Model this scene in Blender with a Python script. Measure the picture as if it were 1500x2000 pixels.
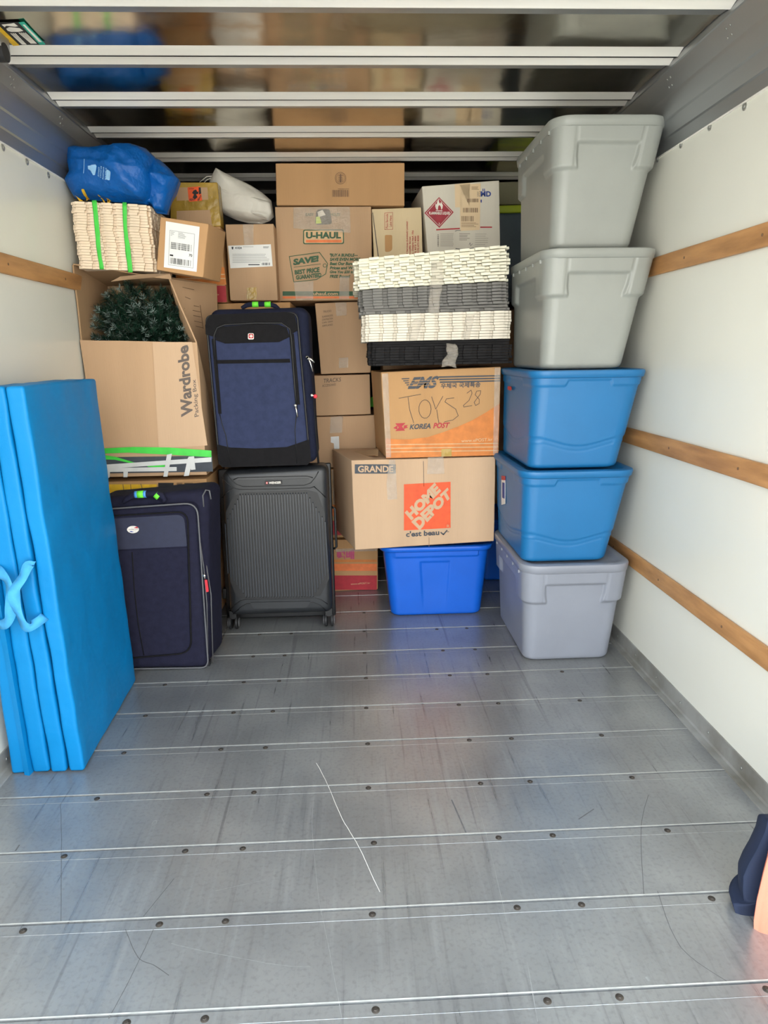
import bpy, bmesh, math, random
from mathutils import Vector, Matrix, noise
random.seed(7)
for o in list(bpy.data.objects): bpy.data.objects.remove(o)
SC = bpy.context.scene; COL = SC.collection

# ------------------------------------------------------------------ camera
H = 1.28; F = 1333.0                      # camera height above the truck floor; focal length in px of the 1500x2000 frame
YAW, PITCH, ROLL = .0402016, .2280349, -.0148590
fw = Vector((math.sin(YAW)*math.cos(PITCH), math.cos(YAW)*math.cos(PITCH), -math.sin(PITCH)))
r0 = Vector((math.cos(YAW), -math.sin(YAW), 0)); u0 = r0.cross(fw)
rt = math.cos(ROLL)*r0 + math.sin(ROLL)*u0; up = -math.sin(ROLL)*r0 + math.cos(ROLL)*u0
cam = bpy.data.cameras.new('camera'); co = bpy.data.objects.new('camera', cam); COL.objects.link(co)
M = Matrix((rt, up, -fw)).transposed().to_4x4(); M.translation = Vector((0, 0, H)); co.matrix_world = M
cam.sensor_fit = 'VERTICAL'; cam.sensor_height = 36; cam.lens = F/2000*36; cam.clip_start = .02
SC.camera = co
# ------------------------------------------------------------------ light
SC.view_settings.view_transform = 'Standard'; SC.view_settings.look = 'None'
SC.view_settings.gamma = 1; SC.view_settings.exposure = 1.06
w = bpy.data.worlds.new('sky'); SC.world = w; w.use_nodes = True
nt = w.node_tree; bg = nt.nodes['Background']
tc = nt.nodes.new('ShaderNodeTexCoord'); sx = nt.nodes.new('ShaderNodeSeparateXYZ'); rp = nt.nodes.new('ShaderNodeValToRGB')
nt.links.new(tc.outputs['Generated'], sx.inputs[0]); nt.links.new(sx.outputs['Z'], rp.inputs[0]); nt.links.new(rp.outputs[0], bg.inputs[0])
rp.color_ramp.elements[0].color = (1, .97, .91, 1); rp.color_ramp.elements[0].position = 0
rp.color_ramp.elements[1].color = (.72, .85, 1, 1); rp.color_ramp.elements[1].position = .75
bg.inputs[1].default_value = 3.2
sun = bpy.data.lights.new('sun', 'SUN'); sun.energy = 9.0; sun.angle = .01; sun.color = (1, .95, .86)
so = bpy.data.objects.new('sun', sun); COL.objects.link(so); so.rotation_euler = (math.radians(-28), math.radians(14), 0)   # shines over the roof on to the ground behind the truck

def at(px, py, Y):                        # world point seen at pixel (px, py) at distance Y along the truck
    d = rt*(px-750) - up*(py-1000) + fw*F
    return d*(Y/d.y) + Vector((0, 0, H))
def onz(px, py, Z):
    d = rt*(px-750) - up*(py-1000) + fw*F
    return d*((Z-H)/d.z) + Vector((0, 0, H))
def onx(px, py, X):
    d = rt*(px-750) - up*(py-1000) + fw*F
    return d*(X/d.x) + Vector((0, 0, H))

# ------------------------------------------------------------------ materials
def lin(c):
    return tuple((x/255/12.92 if x/255 <= .04045 else ((x/255+.055)/1.055)**2.4) for x in c) + (1,)
def mat(name, rgb, rough=.6, metal=0, var=.06, vscale=6, bump=0, bscale=40, stretch=(1, 1, 1), spec=.5, alpha=1, bump2=0, b2scale=5, dark=None, coat=0):
    m = bpy.data.materials.new(name); m.use_nodes = True; n = m.node_tree; b = n.nodes['Principled BSDF']
    b.inputs['Roughness'].default_value = rough; b.inputs['Metallic'].default_value = metal
    b.inputs['Specular IOR Level'].default_value = spec; b.inputs['Alpha'].default_value = alpha; b.inputs['Coat Weight'].default_value = coat
    t = n.nodes.new('ShaderNodeTexCoord'); mp = n.nodes.new('ShaderNodeMapping'); mp.inputs['Scale'].default_value = stretch
    n.links.new(t.outputs['Object'], mp.inputs[0])
    ns = n.nodes.new('ShaderNodeTexNoise'); ns.inputs['Scale'].default_value = vscale; ns.inputs['Detail'].default_value = 5
    n.links.new(mp.outputs[0], ns.inputs[0])
    cr = n.nodes.new('ShaderNodeValToRGB'); c = lin(rgb)
    lo = lin(dark) if dark else tuple(x*(1-var*2) for x in c[:3]) + (1,)
    cr.color_ramp.elements[0].color = lo; cr.color_ramp.elements[1].color = tuple(min(1, x*(1+var)) for x in c[:3]) + (1,)
    cr.color_ramp.elements[0].position = .3; cr.color_ramp.elements[1].position = .65
    n.links.new(ns.outputs['Fac'], cr.inputs[0]); n.links.new(cr.outputs[0], b.inputs['Base Color'])
    last = None
    for amt, sc, dist in ((bump, bscale, .002), (bump2, b2scale, .02)):
        if amt:
            nb = n.nodes.new('ShaderNodeTexNoise'); nb.inputs['Scale'].default_value = sc; nb.inputs['Detail'].default_value = 3
            n.links.new(mp.outputs[0], nb.inputs[0])
            bp = n.nodes.new('ShaderNodeBump'); bp.inputs['Strength'].default_value = amt; bp.inputs['Distance'].default_value = dist
            n.links.new(nb.outputs['Fac'], bp.inputs['Height'])
            if last: n.links.new(last.outputs[0], bp.inputs['Normal'])
            last = bp
    if last: n.links.new(last.outputs[0], b.inputs['Normal'])
    return m
def card(name, rgb):
    return mat(name, rgb, .78, 0, .05, 5, .25, 220, (1, 1, .06), .3, bump2=.15, b2scale=4)
def ink(name, rgb): return mat(name, rgb, .6, 0, .08, 30)
MT = {
 'wall': mat('white_frp_wall', (222, 221, 210), .24, 0, .02, 1.5, bump2=.02, b2scale=2, spec=.5),
 'floor': None,
 'beam': mat('brushed_aluminium_rail', (178, 180, 182), .40, .85, .12, 3, .25, 60, (1, .05, 1)),
 'door': mat('polished_door_panel', (190, 184, 172), .15, 1, .16, 3, .0, 60, (1, 1, 1), bump2=.10, b2scale=5),
 'lip': mat('door_panel_lip', (246, 243, 236), .5, .25, .08, 8, .2, 90, (.1, 1, 1)),
 'roof': mat('roof_sheet', (90, 90, 90), .6, .3),
 'angle': mat('galvanised_angle', (158, 158, 154), .5, .35, .12, 6, .2, 50, dark=(120, 116, 106)),
 'wood': mat('varnished_wood_rail', (176, 130, 82), .5, 0, .2, 9, .3, 80, (3, .5, 3), dark=(150, 106, 64)),
 'screw': mat('dark_screw', (88, 82, 76), .5, .7, .2, 60),
 'faint': mat('faint_scratch', (172, 173, 172), .45, .4, .1, 60), 'scuff': mat('dark_scuff', (98, 98, 98), .6, 0, .15, 60), 'bolt': mat('steel_bolt', (170, 170, 165), .35, .8),
 'card': card('cardboard', (184, 151, 118)), 'card2': card('cardboard_pale', (196, 165, 134)), 'card3': card('cardboard_orange_tan', (186, 144, 98)),
 'cardin': card('cardboard_inside', (168, 136, 102)), 'kraft': card('kraft_carton', (182, 142, 100)), 'cream': card('cream_carton', (212, 192, 156)),
 'white': card('white_carton', (214, 208, 194)), 'paper': mat('label_paper', (225, 225, 222), .5, 0, .02),
 'cream_paper': mat('beige_label', (222, 196, 158), .5, 0, .02),
 'tape': mat('clear_packing_tape', (225, 215, 200), .14, 0, .1, 30, alpha=.20, bump2=.8, b2scale=40),
 'ytape': mat('yellowed_packing_tape', (182, 148, 62), .25, 0, .12, 12, alpha=.85, bump2=.3, b2scale=30),
 'gtape': mat('green_painters_tape', (66, 200, 68), .5, 0, .08, 20), 'wtape': mat('white_tape', (205, 206, 204), .45, 0, .04, 20),
 'black': ink('black_ink', (34, 32, 34)), 'grey_ink': ink('grey_ink', (96, 84, 76)), 'slate': ink('slate_ink', (58, 64, 72)), 'pen': ink('marker_pen', (70, 60, 54)),
 'green_ink': ink('green_ink', (42, 82, 52)), 'orange_ink': ink('orange_ink', (226, 118, 60)), 'hd': ink('orange_print', (226, 84, 38)),
 'red_ink': ink('red_ink', (178, 44, 52)), 'blue_ink': ink('blue_ink', (34, 62, 138)), 'tan_ink': ink('tan_print', (206, 170, 126)),
 'brown_ink': ink('brown_ink', (112, 84, 62)), 'ems_or': ink('orange_wave', (206, 122, 52)), 'crim': ink('crimson_band', (172, 36, 48)), 'magenta': ink('magenta_ink', (186, 70, 110)),
 'wink': ink('white_ink', (232, 226, 216)), 'oran_st': ink('orange_sticker', (238, 92, 36)), 'flam': ink('hazard_red', (158, 38, 54)),
 'yel': ink('yellow_ink', (232, 184, 40)), 'pale_blue': ink('pale_blue_ink', (140, 186, 226)),
 'gtote': mat('grey_tote_plastic', (143, 146, 141), .38, 0, .03, 6, .08, 300), 'gtoted': mat('slate_tote_plastic', (134, 138, 148), .38, 0, .03, 6, .08, 300),
 'btote': mat('steel_blue_tote_plastic', (24, 104, 158), .42, 0, .03, 6, .08, 300), 'rtote': mat('royal_blue_tote_plastic', (10, 92, 200), .40, 0, .03, 6, .08, 300),
 'foam_w': mat('white_foam', (232, 228, 208), .85, 0, .04, 20, .3, 200), 'foam_c': mat('cream_foam', (222, 214, 198), .85, 0, .04, 20, .3, 200),
 'foam_i': mat('ivory_foam', (232, 212, 186), .85, 0, .05, 20, .3, 200),
 'foam_g': mat('grey_foam', (118, 116, 112), .85, 0, .06, 20, .3, 200), 'foam_k': mat('black_foam', (32, 31, 32), .8, 0, .08, 20, .3, 200, spec=.2),
 'mat': mat('turquoise_vinyl', (0, 118, 178), .5, 0, .03, 4, .15, 400, bump2=.35, b2scale=7, spec=.25), 'strap': mat('pale_blue_webbing', (58, 150, 206), .75, 0, .05, 60, .3, 300),
 'navy': mat('dark_navy_fabric', (30, 30, 48), .85, 0, .1, 40, .4, 500, spec=.2), 'navy2': mat('navy_smooth_fabric', (38, 41, 62), .7, 0, .06, 40, .3, 500),
 'bluefab': mat('denim_blue_fabric', (49, 56, 84), .88, 0, .06, 40, .4, 600, spec=.2), 'blkfab': mat('black_fabric', (22, 21, 23), .85, 0, .1, 60, .4, 500, spec=.2),
 'navyfab': mat('deep_blue_fabric', (30, 34, 54), .85, 0, .08, 60, .4, 500, spec=.2),
 'pip': mat('grey_piping', (92, 92, 94), .45, 0, .05), 'pipk': mat('black_piping', (22, 22, 24), .5, 0, .05), 'chrome': mat('zip_metal', (215, 212, 205), .25, 1),
 'shell': mat('black_hard_shell', (32, 34, 37), .36, .05, .08, 8, .12, 500), 'rib': mat('satin_black_ribs', (62, 65, 70), .22, .2, .05, 8), 'shelld': mat('dark_hard_shell', (14, 14, 16), .45, 0, .05),
 'rubber': mat('black_rubber', (26, 26, 28), .6), 'lime': mat('lime_band', (110, 226, 60), .6), 'sky': mat('sky_blue_band', (80, 150, 220), .6),
 'red': mat('red_tag', (206, 40, 54), .5), 'bag': mat('blue_woven_poly', (0, 84, 160), .42, 0, .10, 7, .25, 160, bump2=.8, b2scale=16, spec=.35),
 'wbag': mat('white_sheer_fabric', (214, 210, 200), .6, 0, .05, 8, .15, 200, bump2=.7, b2scale=8),
 'needle': mat('green_pvc_needles', (16, 52, 36), .45, 0, .3, 30, dark=(7, 24, 18)), 'frost': mat('frosted_needles', (132, 150, 144), .6, 0, .1, 30), 'stem': mat('wired_stem', (30, 42, 30), .7),
 'navycl': mat('navy_cloth', (20, 33, 58), .85, 0, .08, 10, .2, 300), 'peach': mat('peach_cloth', (220, 130, 104), .8, 0, .04, 6, .2, 300),
 'concrete': mat('outdoor_concrete', (176, 172, 162), .9, 0, .1, 2),
 'lid_y': mat('lime_yellow_lid', (196, 216, 60), .45), 'bin_d': mat('slate_bin', (84, 98, 108), .4), 'olive': card('olive_carton', (134, 130, 104)),
 'teal': ink('teal_print', (40, 168, 144)),
}
def floor_mat():
    m = bpy.data.materials.new('worn_aluminium_floor'); m.use_nodes = True; n = m.node_tree; b = n.nodes['Principled BSDF']
    N, L = n.nodes.new, n.links.new
    b.inputs['Metallic'].default_value = .55
    t = N('ShaderNodeTexCoord')
    def nz(scale, st, det=6, rot=0):
        mp = N('ShaderNodeMapping'); mp.inputs['Scale'].default_value = st; mp.inputs['Rotation'].default_value = (0, 0, rot); L(t.outputs['Object'], mp.inputs[0])
        x = N('ShaderNodeTexNoise'); x.inputs['Scale'].default_value = scale; x.inputs['Detail'].default_value = det; L(mp.outputs[0], x.inputs[0]); return x
    a = nz(3.4, (1, 1, 1), 9); s = nz(55, (1, .045, 1)); s2 = nz(38, (1, .03, 1), 3, .5); g = nz(90, (1, 1, 1), 4)
    cr = N('ShaderNodeValToRGB'); cr.color_ramp.elements[0].color = lin((142, 143, 143)); cr.color_ramp.elements[1].color = lin((166, 167, 165))
    cr.color_ramp.elements[0].position = .32; cr.color_ramp.elements[1].position = .7; L(a.outputs['Fac'], cr.inputs[0])
    def mixm(prev, fac, lo, hi, amt, typ):
        r = N('ShaderNodeMapRange'); r.inputs[1].default_value = lo; r.inputs[2].default_value = hi; r.inputs[3].default_value = 0; r.inputs[4].default_value = amt; L(fac.outputs['Fac'], r.inputs[0])
        x = N('ShaderNodeMix'); x.data_type = 'RGBA'; L(r.outputs[0], x.inputs[0]); L(prev, x.inputs[6]); x.inputs[7].default_value = typ; return x.outputs[2]
    c = mixm(cr.outputs[0], s, .55, .80, .22, lin((196, 198, 198))); c = mixm(c, s, .42, .28, .3, lin((84, 84, 87)))
    c = mixm(c, s2, .64, .74, .4, lin((66, 66, 70))); c = mixm(c, g, .5, .8, .3, lin((90, 90, 88)))
    L(c, b.inputs['Base Color'])
    r = N('ShaderNodeMapRange'); r.inputs[1].default_value = .3; r.inputs[2].default_value = .7; r.inputs[3].default_value = .27; r.inputs[4].default_value = .40; L(s.outputs['Fac'], r.inputs[0]); L(r.outputs[0], b.inputs['Roughness'])
    bp = N('ShaderNodeBump'); bp.inputs['Strength'].default_value = .25; bp.inputs['Distance'].default_value = .001; L(g.outputs['Fac'], bp.inputs['Height'])
    L(bp.outputs[0], b.inputs['Normal'])
    return m
MT['floor'] = floor_mat()
MT['edge'] = mat('worn_edge_catchlight', (196, 196, 190), .5, .2, .1, 30)  # worn joint ridges; the light they catch is put into the paler colour

# ------------------------------------------------------------------ helpers
def mesh(name, verts, faces, m, parent=None, smooth=False, mi=None, auto=None):
    me = bpy.data.meshes.new(name); off = parent.location if parent else Vector((0, 0, 0))
    if parent and parent.parent: off = parent.matrix_world.translation
    me.from_pydata([tuple(Vector(v)-off) for v in verts], [], faces)
    for x in (m if isinstance(m, (list, tuple)) else [m]): me.materials.append(MT[x])
    if mi: 
        for p, i in zip(me.polygons, mi): p.material_index = i
    bm = bmesh.new(); bm.from_mesh(me); bmesh.ops.recalc_face_normals(bm, faces=bm.faces); bm.to_mesh(me); bm.free()
    if smooth:
        for p in me.polygons: p.use_smooth = True
        if auto: me.set_sharp_from_angle(angle=auto)
    o = bpy.data.objects.new(name, me); COL.objects.link(o)
    if parent: o.parent = parent
    return o
WT = {}
def thing(name, label, cat, loc, group=None):
    o = bpy.data.objects.new(name, None); COL.objects.link(o); o.location = loc; o.empty_display_size = .05
    o['label'] = label; o['category'] = cat
    if group: o['group'] = group
    return o
def sub(name, verts, faces, m, part, **k):     # a sub-part of a part (parts sit at the thing's origin)
    root = part.parent
    o = mesh(name, verts, faces, m, root, **k); o.parent = part
    return o
def tag(o, label, cat, group=None):
    o['label'] = label; o['category'] = cat
    if group: o['group'] = group
    return o
def struct(o): o['kind'] = 'structure'; return o
def centre(o):                                  # move a single-mesh thing's origin to its base centre
    vs = [v.co for v in o.data.vertices]
    c = Vector(((min(v.x for v in vs)+max(v.x for v in vs))/2, (min(v.y for v in vs)+max(v.y for v in vs))/2, min(v.z for v in vs)))
    for v in o.data.vertices: v.co -= c
    o.location = c; return o
class G:                                         # geometry collector
    def __init__(s): s.v = []; s.f = []
    def add(s, v, f):
        b = len(s.v); s.v += [Vector(x) for x in v]; s.f += [tuple(i+b for i in q) for q in f]; return s
    def box(s, x0, x1, y0, y1, z0, z1):
        return s.add([(x0, y0, z0), (x1, y0, z0), (x1, y1, z0), (x0, y1, z0), (x0, y0, z1), (x1, y0, z1), (x1, y1, z1), (x0, y1, z1)],
                     [(0, 3, 2, 1), (4, 5, 6, 7), (0, 1, 5, 4), (1, 2, 6, 5), (2, 3, 7, 6), (3, 0, 4, 7)])
    def prism(s, pts, d):                         # closed polygon extruded by vector d
        n = len(pts); d = Vector(d); pts = [Vector(p) for p in pts]
        return s.add(pts+[p+d for p in pts], [tuple(range(n)), tuple(range(2*n-1, n-1, -1))]+[(i, (i+1) % n, (i+1) % n+n, i+n) for i in range(n)])
    def tube(s, pts, r, n=8, closed=False):
        pts = [Vector(p) for p in pts]; R = []; N = len(pts)
        for i, p in enumerate(pts):
            a = pts[(i-1) % N] if (closed or i > 0) else p; b = pts[(i+1) % N] if (closed or i < N-1) else p
            t = (b-a).normalized(); u = t.cross(Vector((.13, .97, .21))).normalized(); w_ = t.cross(u)
            rr = r[i] if isinstance(r, (list, tuple)) else r
            R.append([p+(u*math.cos(2*math.pi*k/n)+w_*math.sin(2*math.pi*k/n))*rr for k in range(n)])
        v = [x for q in R for x in q]; f = []
        for i in range(N if closed else N-1):
            j = (i+1) % N
            f += [(i*n+k, i*n+(k+1) % n, j*n+(k+1) % n, j*n+k) for k in range(n)]
        if not closed: f += [tuple(range(n)), tuple(range(N*n-1, N*n-n-1, -1))]
        return s.add(v, f)
    def disc(s, c, axis, r, h, n=20, bev=.25):
        c = Vector(c); a = Vector(axis).normalized(); u = a.orthogonal().normalized(); w_ = a.cross(u); v = []
        for (rr, hh) in ((r, 0), (r, h*(1-bev)), (r*(1-bev*.6), h)):
            v += [c+a*hh+(u*math.cos(2*math.pi*k/n)+w_*math.sin(2*math.pi*k/n))*rr for k in range(n)]
        f = [(i*n+k, i*n+(k+1) % n, (i+1)*n+(k+1) % n, (i+1)*n+k) for i in range(2) for k in range(n)]
        return s.add(v, f+[tuple(range(n)), tuple(range(3*n-1, 2*n-1, -1))])
    def out(s, name, m, parent=None, **k): return mesh(name, s.v, s.f, m, parent, **k)
    def sub(s, name, m, part, **k): return sub(name, s.v, s.f, m, part, **k)

def samples(L, r, n):
    a = [0, .3*r, .65*r, r]; mid = [r+(L-2*r)*i/n for i in range(1, n)]
    return a+mid+[L-x for x in reversed(a)]
def soft(c8, res=(6, 6, 6), r=.004, amp=0, nsc=4, seed=0, fn=None):
    """rounded box through 8 corners c8 = bottom front L,R, back R,L then the same on top"""
    c = [Vector(p) for p in c8]
    L = ((c[1]-c[0]).length, (c[3]-c[0]).length, (c[4]-c[0]).length); r = min(r, min(L)*.49)
    ax = [samples(L[i], r, res[i]) for i in range(3)]; idx = {}; V = []; Fc = []
    def pt(i, j, k):
        key = (i, j, k)
        if key in idx: return idx[key]
        p = [ax[0][i], ax[1][j], ax[2][k]]; q = [min(max(p[a], r), L[a]-r) for a in range(3)]; d = Vector([p[a]-q[a] for a in range(3)])
        if d.length > 1e-9: d = d.normalized()*r; p = [q[a]+d[a] for a in range(3)]
        u, v, w_ = p[0]/L[0], p[1]/L[1], p[2]/L[2]
        if fn: du = fn(u, v, w_)
        P = ((c[0]*(1-u)+c[1]*u)*(1-v)+(c[3]*(1-u)+c[2]*u)*v)*(1-w_)+((c[4]*(1-u)+c[5]*u)*(1-v)+(c[7]*(1-u)+c[6]*u)*v)*w_
        if fn: P += Vector(du)
        if amp: P += noise.noise_vector(P*nsc+Vector((seed*3.1, 0, 0)))*amp
        idx[key] = len(V); V.append(P); return idx[key]
    n = [len(a)-1 for a in ax]
    for s_ in (0, 1):
        for i in range(n[0]):
            for j in range(n[1]): k = s_*n[2]; Fc.append((pt(i, j, k), pt(i+1, j, k), pt(i+1, j+1, k), pt(i, j+1, k)))
            for k in range(n[2]): j = s_*n[1]; Fc.append((pt(i, j, k), pt(i+1, j, k), pt(i+1, j, k+1), pt(i, j, k+1)))
        for j in range(n[1]):
            for k in range(n[2]): i = s_*n[0]; Fc.append((pt(i, j, k), pt(i, j+1, k), pt(i, j+1, k+1), pt(i, j, k+1)))
    return V, Fc
def q8(q, Y, depth, dx=0, dz=0, dxt=None):        # px quad TL,TR,BR,BL on plane Y -> 8 corners
    TL, TR, BR, BL = [at(p[0], p[1], Y) for p in q]
    b = Vector((dx, depth, dz))
    return [BL, BR, BR+b, BL+b, TL, TR, TR+b, TL+b]
def rquad(q, r, n=6):                              # rounded polygon in px
    out = []; N = len(q)
    for i in range(N):
        p = Vector(q[i]); a = Vector(q[i-1]); b = Vector(q[(i+1) % N]); ri = r[i] if isinstance(r, (list, tuple)) else r
        if ri <= 0: out.append(tuple(p)); continue
        u = (a-p).normalized(); v = (b-p).normalized(); A = p+u*ri; B = p+v*ri
        for k in range(n+1):
            t = k/n; out.append(tuple(A*(1-t)**2+p*2*t*(1-t)+B*t*t))
    return out
def plate(pts, Y, t):                              # px polygon raised by t in front of plane Y
    return G().prism([at(x, y, Y) for x, y in pts], (0, -t, 0))
class Prints:                                      # flat printing on a front face at plane Y
    def __init__(s, root, Y, lift=.0022): s.r = root; s.Y = Y-lift; s.g = {}
    def g_(s, nm, m): return s.g.setdefault((nm, m), G())
    def poly(s, m, pts, nm='printed_graphic', k=0):
        s.g_(nm, m).add([at(x, y, s.Y-k*.0004) for x, y in pts], [tuple(range(len(pts)))]); return s
    def rect(s, m, x0, y0, x1, y1, nm='printed_graphic', k=0): return s.poly(m, [(x0, y0), (x1, y0), (x1, y1), (x0, y1)], nm, k)
    def line(s, m, pts, w_=1.2, nm='printed_graphic', k=0):
        for a, b in zip(pts, pts[1:]):
            a = Vector(a); b = Vector(b); d = b-a
            if d.length < 1e-6: continue
            d.normalize(); n = Vector((-d.y, d.x))*w_/2; e = d*w_*.3
            s.poly(m, [tuple(a+n-e), tuple(b+n+e), tuple(b-n+e), tuple(a-n-e)], nm, k)
        return s
    def text(s, m, body, q, bold=0, shear=0, nm='printed_text', k=1):
        cu = bpy.data.curves.new('t', 'FONT'); cu.body = body; cu.offset = bold; cu.shear = shear; cu.resolution_u = 3
        o = bpy.data.objects.new('t', cu); COL.objects.link(o); bpy.context.view_layer.update()
        me = bpy.data.meshes.new_from_object(o.evaluated_get(bpy.context.evaluated_depsgraph_get()))
        vs = [v.co.copy() for v in me.vertices]; fs = [tuple(p.vertices) for p in me.polygons]
        bpy.data.objects.remove(o); bpy.data.curves.remove(cu); bpy.data.meshes.remove(me)
        if not vs: return s
        x0 = min(v.x for v in vs); x1 = max(v.x for v in vs); y0 = min(v.y for v in vs); y1 = max(v.y for v in vs)
        TL, TR, BR, BL = [at(p[0], p[1], s.Y-k*.0004) for p in q]; out = []
        for v in vs:
            a = (v.x-x0)/(x1-x0); b = (v.y-y0)/(y1-y0); out.append((BL*(1-a)+BR*a)*(1-b)+(TL*(1-a)+TR*a)*b)
        s.n = getattr(s, 'n', 0)+1; s.g.setdefault((nm, m, s.n), G()).add(out, fs); return s
    def t2(s, m, body, x0, y0, x1, y1, **k): return s.text(m, body, [(x0, y0), (x1, y0), (x1, y1), (x0, y1)], **k)
    def bars(s, m, x0, y0, x1, y1, nm='printed_barcode', n=None, k=1, vert=False):
        x = x0 if not vert else y0; e = x1 if not vert else y1
        while x < e-.5:
            w_ = random.choice((.5, .8, 1.3)); 
            if vert: s.rect(m, x0, x, x1, min(e, x+w_), nm, k)
            else: s.rect(m, x, y0, min(e, x+w_), y1, nm, k)
            x += w_+random.choice((.5, .8, 1.2))
        return s
    def lines(s, m, x0, y0, x1, y1, n, th=.8, nm='printed_small_print', k=1, rag=.3):
        for i in range(n):
            y = y0+(y1-y0)*(i+.5)/n; s.rect(m, x0, y-th/2, x1-(x1-x0)*rag*random.random(), y+th/2, nm, k)
        return s
    def done(s):
        for key, g in s.g.items(): g.out(key[0], key[1], s.r)
def carton(name, label, q, Y, depth, m, dx=0, dz=0, cat='box', amp=.0012, group=None, nm='carton_body'):
    c = q8(q, Y, depth, dx, dz); b = sum((c[i] for i in range(4)), Vector())/4; b.z = min(c[i].z for i in range(4))
    t = thing(name, label, cat, b, group)
    V, Fc = soft(c, (8, 4, 8), .004, amp, 7, seed=Y+q[0][0]); mesh(nm, V, Fc, m, t, smooth=True)
    return t
def strip(root, name, m, pts, Y, t=.0006, lift=.0012):
    return plate(pts, Y-lift, t).out(name, m, root)

# ------------------------------------------------------------------ the truck box
XL, XR = -1.145, 1.155; Y0, Y1 = .55, 5.2; ZW = 1.99; ZC = 2.19; XC = 1.060
V = []; Fc = []; mi = []
joints = [1.125-.2395*2+.2395*i for i in range(0, 20)]
prof = [(Y0, 0)]
for y in joints:
    if y < Y0+.06 or y > Y1-.05: continue
    prof += [(y-.0335, 0), (y-.033, .0004), (y-.0320, .0004), (y-.0315, 0), (y-.0045, 0), (y-.003, -.004), (y-.001, -.004), (y-.0005, .0014), (y+.003, .0014), (y+.004, 0)]
prof.append((Y1, 0))
for y, z in prof: V += [(XL, y, z), (XR, y, z)]
n = len(prof)
for i in range(n-1):
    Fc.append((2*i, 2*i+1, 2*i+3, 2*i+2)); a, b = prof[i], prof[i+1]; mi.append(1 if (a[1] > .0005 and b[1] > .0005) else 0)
b = len(V); V += [(XL, Y0, -.06), (XR, Y0, -.06), (XR, Y1, -.06), (XL, Y1, -.06)]; Fc += [(b, b+3, b+2, b+1), (0, b, b+1, 1), (2*n-2, 2*n-1, b+2, b+3)]; mi += [0, 0, 0]
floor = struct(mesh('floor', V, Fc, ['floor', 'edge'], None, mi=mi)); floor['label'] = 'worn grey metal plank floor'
s0 = None
for y in joints:
    if y < 1.0 or y > 3.4: continue
    for k, x in enumerate((-.79, -.475, -.328, .018, .36, .51, .82)):
        if s0 is None:
            s0 = G().disc((0, 0, -.001), (0, 0, 1), .0085, .0022, 16).disc((0, 0, .001), (0, 0, 1), .0045, .002, 6).out('floor_screw', 'screw', None, smooth=True, auto=.6); o = s0
        else: o = s0.copy(); COL.objects.link(o)
        o.location = (x+random.uniform(-.006, .006), y-.019, 0); o.parent = floor
# long pale scratch and marks in the floor surface
sc = G()
def scratch(g, pts, w_):
    if len(pts) > 2:                          # smooth the line through its points
        q = []; n_ = len(pts)
        for i in range(n_-1):
            p0, p1, p2, p3 = pts[max(0, i-1)], pts[i], pts[i+1], pts[min(n_-1, i+2)]
            for k in range(6):
                t = k/6; q.append(tuple(.5*(2*p1[j]+(-p0[j]+p2[j])*t+(2*p0[j]-5*p1[j]+4*p2[j]-p3[j])*t*t+(-p0[j]+3*p1[j]-3*p2[j]+p3[j])*t**3)+random.uniform(-.4, .4) for j in (0, 1)))
        pts = q+[pts[-1]]
    P = [onz(x, y, .0006) for x, y in pts]
    for a, b_ in zip(P, P[1:]):
        d = (b_-a).normalized(); nn = Vector((-d.y, d.x, 0))*w_/2; g.add([a+nn, b_+nn, b_-nn, a-nn], [(0, 1, 2, 3)])
scratch(sc, [(618, 1490), (640, 1532), (668, 1598), (700, 1652), (722, 1700), (742, 1742)], .0016)
sc.out('floor_scratch', 'lip', floor); sc = G()
scratch(sc, [(335, 1843), (400, 1858), (540, 1884), (606, 1888)], .0012); scratch(sc, [(612, 1560), (610, 1620), (622, 1750), (640, 1840), (668, 1990)], .0011)
scratch(sc, [(900, 1480), (930, 1560), (962, 1680), (990, 1800)], .0011); scratch(sc, [(420, 1740), (520, 1718)], .0010); scratch(sc, [(1030, 1880), (1050, 1995)], .0014)
scratch(sc, [(297, 1610), (300, 1604), (306, 1603), (304, 1609), (297, 1612)], .002)
scratch(sc, [(1268, 1916), (1262, 1908)], .005)
sc.out('floor_scratch', 'faint', floor)
dk = G()
scratch(dk, [(118, 1570), (120, 1640), (119, 1800)], .0014); scratch(dk, [(300, 1815), (260, 1900), (212, 1990)], .0014); scratch(dk, [(245, 1815), (270, 1870), (300, 1885), (330, 1905)], .0016)
scratch(dk, [(1266, 1553), (1252, 1620), (1258, 1750)], .0014); scratch(dk, [(1284, 1740), (1330, 1850), (1425, 1920)], .0014); scratch(dk, [(340, 1716), (280, 1790)], .0013); scratch(dk, [(30, 1662), (38, 1650)], .004)
scratch(dk, [(882, 1562), (910, 1626)], .004); scratch(dk, [(1130, 1600), (1160, 1580)], .003)
dk.out('floor_scuff', 'scuff', floor)

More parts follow.
